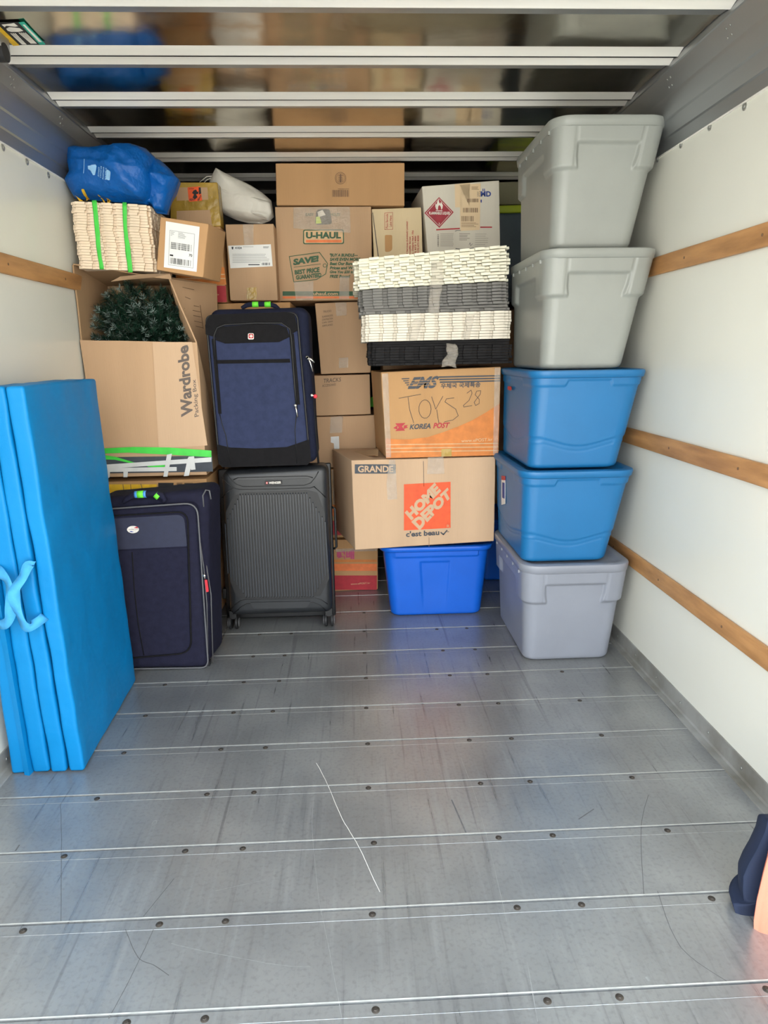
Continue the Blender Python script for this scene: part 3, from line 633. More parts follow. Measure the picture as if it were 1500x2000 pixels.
P.poly('red_ink', [(852, 447.5), (898, 445), (898, 447.5), (852, 450)]); P.poly('red_ink', [(938, 442.5), (961, 442.5), (961, 445), (938, 445)])
P.line('slate', [(889, 451.5), (893, 450), (900, 450)], 1); P.line('slate', [(890, 485.5), (900, 486.5), (915, 486), (925, 484.5)], 1.2)
P.lines('grey_ink', 860, 455, 886, 482, 10, .5, rag=.05); P.bars('grey_ink', 854.5, 458, 857, 482, vert=True); P.lines('grey_ink', 897, 455, 918, 470, 5, .7); P.lines('grey_ink', 928, 455, 956, 484, 7, .4)
P.line('slate', [(916, 478), (918, 474), (919, 480), (923, 476)], .6)
P.line('crim', [(934.5+5.5*math.cos(a*.45), 494.5+6*math.sin(a*.45)) for a in range(15)], .9); P.t2('crim', 'UN', 931.5, 491, 937.5, 498, bold=.01)
P.t2('crim', '4G/Y27.3/S/04', 941, 488, 973, 493.5, bold=.01); P.t2('crim', 'USA / 4735', 941, 496, 973, 501.5, bold=.01)
P.done()
# upper left group
Ya = 3.45
c = carton('cardboard_box', 'tan box with a printed white label below the white bag', [(440, 438), (534, 437), (543, 587), (450, 587)], Ya, .38, 'card')
P = Prints(c, Ya); P.poly('paper', [(445.5, 480), (529, 477), (532.5, 520), (450, 524)], 'paper_label'); P.lines('slate', 454, 495, 527, 514, 6, .5, k=2); P.t2('slate', '41024', 459, 482, 472, 486.5, bold=.03, k=2)
P.poly('slate', [(452, 482), (456, 482), (455.5, 487), (453, 487)], k=2); P.lines('slate', 474, 481, 497, 483, 1, .5, k=2); P.bars('slate', 511.5, 513, 527, 518, k=2); P.rect('slate', 485, 516, 507, 518, k=2); P.lines('slate', 514, 481, 527, 485, 2, .8, k=2)
P.done(); strip(c, 'packing_tape', 'tape', [(474, 438), (495, 438), (495, 478), (477, 478)], Ya, lift=.003); strip(c, 'brown_tape_patch', 'ytape', [(482, 562), (501, 561), (502, 585), (482, 585)], Ya, lift=.003)
c = carton('postal_carton', 'upright red and orange postal carton between small labelled box and tan box', [(338, 446), (430, 442), (443, 591), (345, 591)], 3.44, .36, 'card3')
P = Prints(c, 3.44); P.poly('ems_or', [(345, 518), (438, 522), (442, 556), (345, 556)]); P.poly('crim', [(345, 558), (441, 558), (443, 590), (345, 590)]); P.rect('tan_ink', 345, 535, 439, 537, k=1); P.rect('tan_ink', 345, 543, 440, 545, k=1)
P.t2('tan_ink', 'www.ePOST.kr', 396, 573, 428, 577); P.done()
c = carton('taped_box', 'small box wrapped in yellowed tape with an orange heavy sticker', [(333, 356), (424, 356), (432, 442), (333, 446)], 3.44, .09, 'ytape', nm='taped_carton')
P = Prints(c, 3.44); P.poly('card', [(345, 366), (405, 366), (407, 390), (345, 392)]); P.poly('card', [(345, 412), (410, 410), (414, 440), (345, 440)])
P.poly('oran_st', rquad([(366, 366), (391, 364), (395, 392), (369, 394)], 2), 'heavy_sticker', 2)
P.poly('black', [(378, 372), (383, 370), (386, 376), (383, 380), (386, 385), (381, 389), (376, 386), (379, 380), (375, 377)], 'sticker_print', 3); P.poly('black', [(383, 375), (388, 374), (387, 379), (383, 379)], 'sticker_print', 3)
P.text('black', 'HEAVY', [(370, 387.5), (382, 387), (382, 392), (370, 392.5)], bold=.04, k=3); P.text('black', 'HEAVY', [(385, 390.5), (392, 380), (394, 383), (388, 393)], bold=.04, k=3); P.text('black', 'AUSTRALIA', [(369, 367.5), (379, 367), (379, 369.5), (369, 370)], bold=.01, k=3)
P.poly('black', [(388, 366), (392, 366), (393, 378), (388.5, 380)], 'sticker_print', 3); P.done()
Yl = 2.93
c = carton('parcel_box', 'small brown parcel with a white shipping label marked 70', [(313, 423), (407, 437), (396, 542), (305, 527)], Yl, .19, 'kraft', dx=.035, dz=.0)
P = Prints(c, Yl); P.poly('paper', [(324, 432), (390, 443), (384, 531), (320, 522)], 'shipping_label')
def lb(x, y): return (324+x*66-y*4, 432+y*90+x*11-x*y*2)
P.line('slate', [lb(.13, .18), lb(.86, .18), lb(.86, .93), lb(.13, .93), lb(.13, .18)], .5, k=2)
for k in range(34):
    a = .18+k*.018; 
    if random.random() < .75: P.poly('black', [lb(a, .43), lb(a+.011, .43), lb(a+.011, .575), lb(a, .575)], 'label_barcode', 2)
    if random.random() < .75: P.poly('black', [lb(a, .77), lb(a+.011, .77), lb(a+.011, .90), lb(a, .90)], 'label_barcode', 2)
for k in range(3): P.poly('card2' if False else 'paper', [lb(.17, .455+k*.04), lb(.82, .455+k*.04), lb(.82, .463+k*.04), lb(.17, .463+k*.04)], 'label_barcode_gap', 3)
P.text('black', '70', [lb(.72, .63), lb(.82, .63), lb(.82, .69), lb(.72, .69)], bold=.02, k=2); P.poly('black', [lb(.16, .70), lb(.26, .70), lb(.26, .735), lb(.16, .735)], k=2)
for k in range(6): P.line('slate', [lb(.38, .205+k*.022), lb(.5+.12*random.random(), .205+k*.022)], .5, k=2)
for k in range(4): P.line('slate', [lb(.16, .21+k*.025), lb(.2+.1*random.random(), .21+k*.025)], .5, k=2)
P.done()
# bits behind
carton('cardboard_box', 'flat-topped box edge showing behind the blue suitcase handle', [(425, 593), (567, 590), (567, 790), (430, 790)], 3.46, .40, 'card3')
c_ = carton('cardboard_box', 'box stacked low behind the black suitcase', [(430, 791), (567, 791), (567, 1180), (457, 1183)], 3.46, .40, 'card')
def block(name, label, x0, x1, y0, y1, z0, z1, m, cat='box'):
    t = thing(name, label, cat, ((x0+x1)/2, (y0+y1)/2, z0)); V, Fc = soft([(x0, y0, z0), (x1, y0, z0), (x1, y1, z0), (x0, y1, z0), (x0, y0, z1), (x1, y0, z1), (x1, y1, z1), (x0, y1, z1)], (4, 4, 4), .004, .001, 6, seed=x0)
    mesh('carton_body', V, Fc, m, t, smooth=True); return t
block('cardboard_box', 'tall box hidden in the shadow behind the open wardrobe box', -1.10, -.68, 3.46, 3.86, 0, 1.52, 'card')
block('cardboard_box', 'dark box in the gap behind the postal carton', .16, .64, 3.84, 4.2, 0, 1.535, 'card')
block('cardboard_box', 'tall box in the shadow behind the blue totes', .66, 1.05, 4.12, 4.5, 0, 1.52, 'card')
c = carton('cardboard_box', 'olive box corner beside the top grey tote', [(970, 356), (1050, 353), (1052, 398), (974, 400)], 3.97, .2, 'olive')
b_ = thing('storage_bin', 'slate bin with a lime yellow lid edge behind the top grey totes', 'storage bin', at(1010, 560, 3.9))
V, Fc = soft(q8([(972, 414), (1075, 414), (1070, 590), (975, 590)], 3.97, .35), (3, 3, 3), .02, 0); mesh('bin_body', V, Fc, 'bin_d', b_, smooth=True)
V, Fc = soft(q8([(970, 401), (1078, 398), (1078, 414), (970, 416)], 3.96, .37), (3, 3, 2), .01, 0); mesh('bin_lid', V, Fc, 'lid_y', b_, smooth=True)
gcl = centre(mesh('toy_box', *soft(q8([(712, 776), (742, 775), (742, 795), (712, 796)], 3.80, .03), (3, 2, 3), .008, 0), 'lime', None, smooth=True)); tag(gcl, 'small lime green toy glimpsed in the dark gap between boxes', 'toy')

# ------------------------------------------------------------------ wardrobe box, its carrier box and the artificial tree
Yw = 2.99
c = carton('cardboard_box', 'floor box carrying the wardrobe box, behind the navy suitcase', [(199, 942), (403, 935), (418, 1222), (240, 1240)], Yw+.02, .38, 'card3')
P = Prints(c, Yw+.02); P.rect('yel', 206, 946, 306, 966); P.rect('black', 309, 943, 339, 953); P.bars('black', 360, 943, 377, 956, vert=True); P.bars('black', 345, 943, 356, 951, vert=True)
P.line('slate', [(240, 946), (243, 966)], 1, k=2); P.line('slate', [(255, 946), (257, 966)], 1, k=2); P.line('slate', [(275, 945), (278, 955)], 1, k=2); P.done()
wb = thing('wardrobe_box', 'open wardrobe packing box with green and white tape holding the artificial tree', 'box', at(300, 932, Yw)+Vector((0, .15, 0)))
TH = .006; D = .36
def sheet(nm, pts, n_, m='card', am=.002):         # thick board through 4+ world points
    pts = [Vector(p) for p in pts]; nn = Vector(n_)*TH
    bm = bmesh.new(); vs = [bm.verts.new(p) for p in pts]; bm.faces.new(vs); bmesh.ops.triangulate(bm, faces=bm.faces[:]); bmesh.ops.subdivide_edges(bm, edges=bm.edges[:], cuts=5, use_grid_fill=True)
    r = bmesh.ops.extrude_face_region(bm, geom=bm.faces[:]); bmesh.ops.translate(bm, vec=nn, verts=[v for v in r['geom'] if isinstance(v, bmesh.types.BMVert)])
    for v in bm.verts: v.co += noise.noise_vector(v.co*6)*am
    bm.verts.ensure_lookup_table(); V = [v.co.copy() for v in bm.verts]; bm.verts.index_update(); Fc = [tuple(v.index for v in f.verts) for f in bm.faces]; bm.free()
    return mesh(nm, V, Fc, m, wb)
A = lambda x, y, Y=Yw: at(x, y, Y)
BL, BR, FR, FL = A(196, 932), A(404, 927), A(385, 669), A(156, 664)
front = sheet('front_panel', [BL, BR, FR, FL], (0, 1, 0), am=.0015)
back = Vector((0, D, 0)); zt = 1.60
TLf = A(140, 517); TLb = Vector((TLf.x+.01, Yw+D, zt)); TRb = Vector((-.625, Yw+D, zt))
sheet('side_panel', [BL+Vector((.001, .006, 0)), BL+back, TLb, TLf+Vector((0, .004, 0)), FL+Vector((.001, .006, 0))], (1, 0, 0), 'cardin')
TRf = A(332, 545, Yw+.05)
sheet('side_panel', [BR+Vector((-.001, .006, 0)), BR+back, TRb, TRf, A(350, 590, Yw+.03), A(368, 630, Yw+.015), FR+Vector((0, .006, 0))], (-1, 0, 0), 'card')
sheet('back_panel', [BL+back, BR+back, TRb, TLb], (0, -1, 0), 'cardin')
sheet('top_flap', [TLf+Vector((.004, .004, 0)), A(200, 524), A(262, 536, Yw+.02), A(330, 544, Yw+.06), TRb, TLb], (0, 0, .9), 'cardin', .0015)
sheet('folded_flap', [A(216, 550, Yw-.01), A(235, 540, Yw-.02), A(290, 535, Yw-.03), A(332, 535, Yw-.02), A(335, 546, Yw), A(300, 542, Yw), A(240, 547, Yw)], (0, .8, 0), 'card', .001)
sheet('base_panel', [BL, BR, BR+back, BL+back], (0, 0, 1), 'cardin', 0)
for k in range(5): pass
P = Prints(wb, Yw, .0035)
P.text('grey_ink', 'Wardrobe', [(354, 815), (346, 678), (368, 673), (377, 811)], bold=.035); P.text('grey_ink', 'Packing Box', [(380, 815), (375, 742), (384, 740), (391, 812)], bold=.01)
P.poly('slate', [(199, 893), (414, 890), (416, 921), (200, 925)], 'dark_print_band'); P.poly('card2', [(298, 668), (375, 668), (405, 870), (310, 876)], 'pale_tape_area', 0)
P.done()
SP = [(198, 876), (414, 872), (414, 892), (330, 890), (250, 883), (198, 886)]
strip(wb, 'green_tape', 'gtape', [(196, 876), (260, 873), (330, 874), (413, 880), (413, 893), (330, 888), (250, 884), (196, 886)], Yw, lift=.005)
strip(wb, 'green_tape', 'gtape', [(198, 888), (225, 892), (265, 904), (262, 906), (225, 898), (198, 897)], Yw, lift=.0057); strip(wb, 'green_tape', 'gtape', [(285, 909), (322, 904), (322, 913), (290, 912)], Yw, lift=.005)
TL_ = 0
for pts in ([(198, 908), (413, 893), (413, 902), (198, 916)], [(198, 914), (345, 912), (345, 920), (200, 922)], [(326, 888), (336, 886), (327, 931), (319, 931)], [(367, 894), (378, 892), (369, 929), (359, 930)], [(206, 920), (215, 920), (214, 933), (207, 933)], [(241, 921), (250, 920), (249, 932), (241, 932)], [(368, 892), (379, 891), (382, 917), (373, 918)]):
    TL_ += .0007; strip(wb, 'white_tape', 'wtape', pts, Yw, lift=.0062+TL_)
# hatch printed on the right outer side
sp = [o for o in wb.children if o.name.startswith('side_panel')][-1]
from mathutils.bvhtree import BVHTree
bv_ = BVHTree.FromPolygons([v.co+wb.location for v in sp.data.vertices], [tuple(p.vertices) for p in sp.data.polygons])
g = G()
for a, b in (((357, 561), (379, 566)), ((379, 597), (389, 599)), ((377, 606), (391, 609)), ((378, 616), (392, 619)), ((380, 627), (394, 630)), ((383, 637), (396, 640)), ((391, 596), (397, 642)), ((362, 580), (372, 584))):
    hs = []
    for (x, y) in (a, b):
        d = (at(x, y, 3)-Vector((0, 0, H))).normalized(); h = bv_.ray_cast(Vector((0, 0, H)), d)
        if h[0]: hs.append(h[0]-d*.002)
    if len(hs) == 2: g.tube(hs, .0012, 5)
if g.v: g.out('printed_lines', 'brown_ink', wb)
# artificial tree
tr = thing('artificial_tree', 'dark green artificial tree with frosted tips packed in the wardrobe box', 'artificial tree', (-.90, Yw+.18, .82))
G().tube([(-.92, Yw+.2, .79), (-.90, Yw+.2, 1.1), (-.88, Yw+.19, 1.42)], .014, 10).out('trunk', 'stem', tr, smooth=True)
rnd = random.Random(3)
cen = Vector((-.885, Yw+.20, 1.30))
def branch(tip, base, r, dense=150, frosted=True):
    g = []; V = []; Fc = []; mi = []
    ax = tip-base; L_ = ax.length; d = ax.normalized(); u = d.orthogonal().normalized(); w_ = d.cross(u)
    gg = G().tube([base, base+ax*.5, tip], .0025, 5); V = gg.v; Fc = gg.f; mi = [2]*len(Fc)
    for k in range(dense):
        t = rnd.random(); p = base+ax*t; a = rnd.random()*6.283; nd = (u*math.cos(a)+w_*math.sin(a))*1.0+d*rnd.uniform(.5, 1.1); nd.normalize()
        ln = r*rnd.uniform(.75, 1.15)*(1-.25*t); sd = nd.cross(Vector((rnd.uniform(-1, 1), rnd.uniform(-1, 1), rnd.uniform(-1, 1)))).normalized()*.0008
        b = len(V); e = p+nd*ln; V += [p-sd, p+sd, e+sd*.6, e-sd*.6]; Fc.append((b, b+1, b+2, b+3))
        mi.append(1 if (frosted and t > .84 and rnd.random() < .6) else 0)
    me = mesh('branch', V, Fc, ['needle', 'frost', 'stem'], tr, mi=mi)
tips = []
for k in range(88):
    for _ in range(60):
        px = rnd.uniform(158, 366); py = rnd.uniform(545, 668)
        top = 548+abs(px-270)*.10+(max(0, 215-px)*1.45); 
        if py < top+8: continue
        if px > 372-(668-py)*.34: continue
        if all((px-a)**2+(py-b)**2 > 165 for a, b in tips): break
    else: continue
    tips.append((px, py))
    tip = at(px, py, Yw+.02+rnd.uniform(.0, .055)+.08*abs(px-265)/110*.6); base = cen+(tip-cen)*rnd.uniform(.15, .4)+Vector((rnd.uniform(-.02, .02), .03, rnd.uniform(-.03, .03)))
    v = tip-base; base = tip-v.normalized()*min(v.length, .13)
    branch(tip, base, .027, 260, rnd.random() < .45)
for k in range(46):
    px = rnd.uniform(185, 362); py = rnd.uniform(550+max(0, 225-px)*1.3, 672)
    if px > 378-(668-py)*.40: continue
    tip = at(px, py, Yw+rnd.uniform(.10, .16)); branch(tip, tip+Vector((rnd.uniform(-.03, .03), .12, -.04)), .034, 200, False)

# ------------------------------------------------------------------ puzzle foam tiles
def tile_mesh(name, w_, d, t, m, pitch, tooth, depth, phase, flat=False):
    o = []
    def edge(p, q, nrm, teeth, ph):
        p = Vector(p); q = Vector(q); L_ = (q-p).length; e = (q-p)/L_; nn = Vector(nrm); o.append(tuple(p))
        if not teeth: return
        x = ph
        while x+tooth < L_-.004:
            if x > .004:
                for (a, b) in ((x+.004, 0), (x, depth*.55), (x+.001, depth), (x+tooth-.001, depth), (x+tooth, depth*.55), (x+tooth-.004, 0)):
                    o.append(tuple(p+e*a+nn*b))
            x += pitch
    edge((0, 0), (w_, 0), (0, -1), not flat, phase); edge((w_, 0), (w_, d), (1, 0), True, phase); edge((w_, d), (0, d), (0, 1), False, 0); edge((0, d), (0, 0), (-1, 0), True, pitch-phase)
    g = G().prism([(x, y, 0) for x, y in o], (0, 0, t)); ob = g.out(name, m)
    for me_p in ob.data.polygons: pass
    return ob
def stack(label, group, m, x, y, z, w_, d, t, n, pitch, tooth, depth, rot0, rot1, jx=.004, flats=(), slant=0, yawj=.004, phases=(.010, .042)):
    protos = [tile_mesh('foam_tile', w_, d, t*.90, m, pitch, tooth, depth, ph) for ph in phases] + ([tile_mesh('foam_tile', w_, d, t*.90, m, pitch, tooth, depth, 0, True)] if flats else [])
    used = set()
    for i in range(n):
        k = len(phases) if i in flats else random.choice(range(len(phases)))
        if k in used: ob = protos[k].copy(); COL.objects.link(ob)
        else: ob = protos[k]; used.add(k)
        a = rot0+(rot1-rot0)*i/max(1, n-1)
        ob.location = (x+random.uniform(-jx, jx)+slant*i, y+random.uniform(-jx, jx)*.8, z+i*t); ob.rotation_euler = (0, -a, random.uniform(-yawj, yawj)); 
        nm_ = ['topmost', 'second from the top', 'third from the top', 'fourth from the top', 'fifth from the top', 'sixth from the top', 'seventh from the top', 'eighth from the top', 'ninth from the top', 'tenth from the top', 'eleventh from the top', 'twelfth from the top', 'thirteenth from the top']
        bn_ = ['lowest', 'second from the bottom', 'third from the bottom', 'fourth from the bottom', 'fifth from the bottom', 'sixth from the bottom', 'seventh from the bottom', 'eighth from the bottom', 'ninth from the bottom', 'tenth from the bottom', 'eleventh from the bottom', 'twelfth from the bottom', 'thirteenth from the bottom']
        tag(ob, label % (nm_[n-1-i] if n-1-i < (n+1)//2 else bn_[i]), 'foam tile', group)
    for k, p in enumerate(protos):
        if k not in used: bpy.data.objects.remove(p)
YF = 3.07; T_ = .0113
zb = 1.228
stack('black foam tile, %s of the black bundle on the postal carton', 'black foam floor tiles', 'foam_k', .085, YF, zb, .60, .44, T_, 9, .064, .040, .018, .004, .010, flats=(1, 7, 8), phases=(.010, .013))
z2 = zb+9*T_+.001
stack('cream foam tile, %s in the bundle between black and grey ones', 'cream foam floor tiles above the black ones', 'foam_c', .055, YF-.015, z2, .62, .44, T_, 10, .060, .046, .016, .010, .018, jx=.003, phases=(.012, .014, .020))
z3 = z2+10*T_+.001
stack('grey foam tile, %s of the grey bundle under the white one', 'grey foam floor tiles', 'foam_g', .048, YF-.01, z3, .62, .44, T_, 9, .064, .042, .018, .020, .045, flats=(1,))
z4 = z3+9*T_+.001
stack('white foam tile, %s of the white bundle beside the totes', 'white foam floor tiles on top', 'foam_w', .030, YF-.02, z4, .63, .44, T_, 11, .064, .043, .020, .048, .078, flats=(9,))
stack('ivory foam tile, %s in the green-taped stack under blue bag', 'ivory foam floor tiles with green tape', 'foam_i', -1.098, 2.985, 1.635, .29, .30, .0106, 24, .052, .040, .011, -.05, -.05, jx=.0035, slant=-.0004, phases=(.008, .011, .014))
def tape_strip(label, m, pts, Y, amp=.004, cat='tape', nm='tape_strip', group=None):
    """strip along a centre line: list of (px, py, half width px)"""
    V = []; Fc = []; n = len(pts); K = 4; sub_ = 6; P = []
    for (a, b) in zip(pts, pts[1:]):
        for s in range(sub_): P.append([a[i]+(b[i]-a[i])*s/sub_ for i in range(3)])
    P.append(list(pts[-1]))
    for i, (x, y, h) in enumerate(P):
        for k in range(K+1): 
            p = at(x-h+2*h*k/K, y, Y); p += noise.noise_vector(p*40)*amp; V.append(p)
    for i in range(len(P)-1):
        for k in range(K): Fc.append((i*(K+1)+k, i*(K+1)+k+1, (i+1)*(K+1)+k+1, (i+1)*(K+1)+k))
    o = mesh(nm, V, Fc, m, None, smooth=True); md = o.modifiers.new('thickness', 'SOLIDIFY'); md.thickness = .0004
    tag(o, label, cat, group); return centre(o)
tape_strip('left green tape strip down the front of the ivory foam tile stack', 'gtape', [(184, 391, 4.5), (189, 440, 4.5), (193, 490, 4), (199, 526, 4)], 2.966, .0015)
tape_strip('right green tape strip down the front of the ivory foam tile stack', 'gtape', [(243, 395, 4.2), (245, 450, 3.5), (250, 490, 5), (255, 532, 4.5)], 2.966, .0015)
tape_strip('clear tape strip binding the front of the grey foam tiles', 'tape', [(852, 564, 12), (848, 585, 10), (848, 612, 12)], YF-.036, .006)
tape_strip('clear tape strip binding the front of the white foam tiles', 'tape', [(852, 510, 11), (855, 540, 12), (850, 562, 11)], YF-.046, .005)
tape_strip('left clear tape strip on the cream foam tiles', 'tape', [(818, 624, 10), (810, 640, 11), (806, 666, 8)], YF-.036, .005)
tape_strip('right clear tape strip on the cream foam tiles', 'tape', [(918, 616, 8), (914, 640, 7), (910, 664, 7)], YF-.036, .005)
tape_strip('crumpled clear tape strip hanging on the black foam tiles', 'tape', [(882, 672, 9), (884, 690, 12), (876, 716, 13)], YF-.03, .010)

# ------------------------------------------------------------------ soft bags
CREASE = []
_r = random.Random(11)
for (ax_, az_) in ((-.95, 1.97), (-.80, 1.97))*9:
    an = _r.uniform(0, 3.14); n_ = (math.cos(an), math.sin(an)); CREASE.append((n_, (ax_+_r.uniform(-.10, .10))*n_[0]+(az_+_r.uniform(-.07, .07))*n_[1], _r.choice((-1, 1))*_r.uniform(.008, .02), _r.uniform(.02, .045)))
def pillow(name, pts, Y, f, bk, m, parent=None, rings=16, amp=.012, nsc=7, facet=0, cen=None, cap=.9, crs=0):
    P = [at(x, y, Y) for x, y in pts]
    Q = []
    for i in range(len(P)):                          # resample
        a, b = P[i], P[(i+1) % len(P)]; k = max(1, int((b-a).length/.009)); Q += [a+(b-a)*j/k for j in range(k)]
    C = sum(Q, Vector())/len(Q)
    if cen: C = at(cen[0], cen[1], Y)
    n = len(Q); V = []; Fc = []
    for side, B in ((-1, f), (1, bk)):
        base = len(V)
        for r in range(rings+1):
            s = 1-r/rings*.97; h = B*(1-s**3.6)**.55
            for q in Q:
                p = C+(q-C)*s+Vector((0, side*h, 0)); k = min(1, (1-s)*6)
                p += noise.noise_vector(p*nsc)*amp*k
                if facet:
                    d_, pp = noise.voronoi(p*facet); p.y += side*(d_[1]-d_[0])*-.010*k
                for (cn, cd, ca, cw) in CREASE[(crs % 3)*6:(crs % 3)*6+6+facet//2]:
                    dd = abs(p.x*cn[0]+p.z*cn[1]-cd); p.y -= side*ca*math.exp(-dd/cw)*k
                V.append(p)
        for r in range(rings):
            for i in range(n): Fc.append((base+r*n+i, base+r*n+(i+1) % n, base+(r+1)*n+(i+1) % n, base+(r+1)*n+i))
        V.append(sum(V[base+rings*n:base+rings*n+n], Vector())/n); ci = len(V)-1
        for i in range(n): Fc.append((base+rings*n+i, base+rings*n+(i+1) % n, ci))
        if side == -1: base0 = base
    b2 = (rings+1)*n+1
    for i in range(n): Fc.append((i, (i+1) % n, b2+(i+1) % n, b2+i))
    return V, Fc
bagp = [(134, 289), (150, 287), (180, 289), (230, 287), (245, 283), (262, 283), (285, 290), (302, 306), (306, 312), (304, 345), (305, 372), (300, 392), (290, 400), (240, 396), (190, 392), (147, 388), (138, 374), (129, 357), (138, 338), (135, 320)]
bt = thing('shopping_bag', 'blue woven shopping bag lying crumpled on the green-taped foam stack', 'bag', at(230, 392, 3.05))
V, Fc = pillow('bag', bagp, 3.05, .10, .16, 'bag', amp=.012, nsc=9, facet=7, cen=(225, 345), crs=0); mesh('bag_body', V, Fc, 'bag', bt, smooth=True)
V, Fc = pillow('bag', [(303, 308), (312, 312), (330, 328), (350, 351), (344, 368), (334, 392), (326, 419), (306, 417), (296, 402), (270, 396), (262, 384), (290, 350)], 3.07, .05, .08, 'bag', amp=.010, nsc=10, facet=8); mesh('gusset', V, Fc, 'bag', bt, smooth=True)
# print on the bag: bottle outline, sideways lettering, yellow petals; laid on the bulging front
bm_ = [o for o in bt.children if o.name.startswith('bag_body')][0]
from mathutils.bvhtree import BVHTree
bvs = [v.co+bt.location for v in bm_.data.vertices]; bvh = BVHTree.FromPolygons(bvs, [tuple(p.vertices) for p in bm_.data.polygons])
def on_bag(p): 
    o_ = Vector((p.x, 2.5, p.z)); h = bvh.ray_cast(o_, Vector((0, 1, 0)))
    return Vector((p.x, (h[0].y if h[0] else 3.03)-.0035, p.z))
def bag_print(nm, m, polys):
    V = []; Fc = []
    for pts in polys:
        bm = bmesh.new(); vs = [bm.verts.new(at(x, y, 2.97)) for x, y in pts]; bm.faces.new(vs); bmesh.ops.triangulate(bm, faces=bm.faces[:]); bmesh.ops.subdivide_edges(bm, edges=bm.edges[:], cuts=2, use_grid_fill=True)
        b = len(V); bm.verts.index_update(); V += [on_bag(v.co) for v in bm.verts]; Fc += [tuple(v.index+b for v in f.verts) for f in bm.faces]; bm.free()
    mesh(nm, V, Fc, m, bt)
bag_print('printed_bottle', 'pale_blue', [[(176, 327), (182, 327), (184, 326), (193, 326), (195, 329), (190, 345), (186, 345), (181, 336), (176, 333)], rquad([(216, 336), (224, 341), (220, 357), (212, 354)], 3), [(169, 314), (170, 314), (167, 341), (166, 341)]])
bag_print('printed_petals', 'yel', [rquad([(137, 376), (152, 387), (144, 387)], 2), rquad([(158, 369), (164, 369), (164, 378), (159, 387), (157, 380)], 2), rquad([(187, 378), (190, 379), (196, 390), (193, 390)], 1.5), rquad([(200, 382), (205, 384), (205, 391), (200, 391)], 1.5)])
cu_lines = (('AVANT', 195, 348, 198, 330), ("C'ETAIT DE", 199.5, 350, 203, 329), ('PLASTIQUE', 204.5, 353, 208, 331), ('BOUTEILLE', 209.5, 354, 213, 333))
PP = Prints(bt, 2.97)
for s, x0, y0, x1, y1 in cu_lines: PP.text('pale_blue', s, [(x0, y0), (x1, y1), (x1+3, y1+.8), (x0+3, y0+.8)], bold=.02)
for key, g in PP.g.items(): mesh('printed_lettering', [on_bag(v) for v in g.v], g.f, key[1], bt)
# white sheer bag
wbg = thing('fabric_bag', 'white sheer fabric bag slumped on the tan labelled box', 'bag', at(480, 436, 3.5))
V, Fc = pillow('b', [(421, 328), (440, 338), (465, 350), (490, 362), (512, 376), (530, 392), (533, 410), (535, 424), (527, 432), (512, 437), (485, 436), (462, 430), (440, 420), (425, 410), (412, 398), (408, 375), (410, 350)], 3.62, .085, .10, 'wbag', amp=.014, nsc=9, facet=6); mesh('bag_body', V, Fc, 'wbag', wbg, smooth=True)
V, Fc = pillow('b', [(425, 366), (450, 372), (480, 380), (510, 388), (528, 396), (531, 415), (524, 430), (500, 424), (470, 408), (440, 390)], 3.565, .035, .03, 'wbag', amp=.010, nsc=12, facet=9); mesh('folded_layer', V, Fc, 'wbag', wbg, smooth=True)
G().tube([at(414, 344, 3.5), at(404, 345, 3.5), at(392, 354, 3.5), at(385, 362, 3.5)], .0015, 6).out('drawstring', 'wbag', wbg, smooth=True)
G().tube([at(412, 348, 3.5), at(404, 351, 3.5), at(396, 360, 3.5)], .0015, 6).out('drawstring', 'wbag', wbg, smooth=True)

# ------------------------------------------------------------------ suitcases
def closed_line(pts, Y, r, lift=0): return G().tube([at(x, y, Y-lift) for x, y in pts], r, 8, closed=True)
def open_line(pts, Y, r, lift=0, n=8): return G().tube([at(x, y, Y-lift) for x, y in pts], r, n)
def zip_pull(root, nm, pts, Y, m='chrome'):
    g = G().tube([at(x, y, Y) for x, y in pts], .004, 8); g.disc(at(pts[0][0], pts[0][1], Y+.004), (0, -1, 0), .007, .008, 10); return g.out(nm, m, root, smooth=True)
# --- black hard-shell spinner
Yb = 3.06
bs = thing('hard_suitcase', 'black ribbed hard-shell suitcase on spinner wheels under the blue suitcase', 'suitcase', (-.375, Yb+.14, 0))
qf = [(430, 921), (640, 909), (650, 1199), (447, 1206)]
V, Fc = soft(q8([(431, 921), (640, 909), (650, 1198), (448, 1205)], Yb, .13), (12, 4, 14), .035); mesh('front_shell', V, Fc, 'shell', bs, smooth=True)
V, Fc = soft(q8([(425, 917), (646, 904), (656, 1203), (443, 1209)], Yb+.125, .018), (6, 2, 6), .008); mesh('zip_band', V, Fc, 'shelld', bs, smooth=True)
V, Fc = soft(q8([(430, 920), (641, 908), (651, 1200), (447, 1206)], Yb+.14, .13), (6, 4, 6), .035); mesh('rear_shell', V, Fc, 'shelld', bs, smooth=True)
plate([(441, 1000), (456, 968), (476, 962), (600, 957), (620, 962), (634, 1000), (643, 1130), (626, 1163), (606, 1167), (476, 1170), (462, 1165), (450, 1135)], Yb+.0015, .0025).out('rib_gap_shade', 'shelld', bs)  # dark plate behind the ribs, painting the shade between them
g = G(); nr = 37
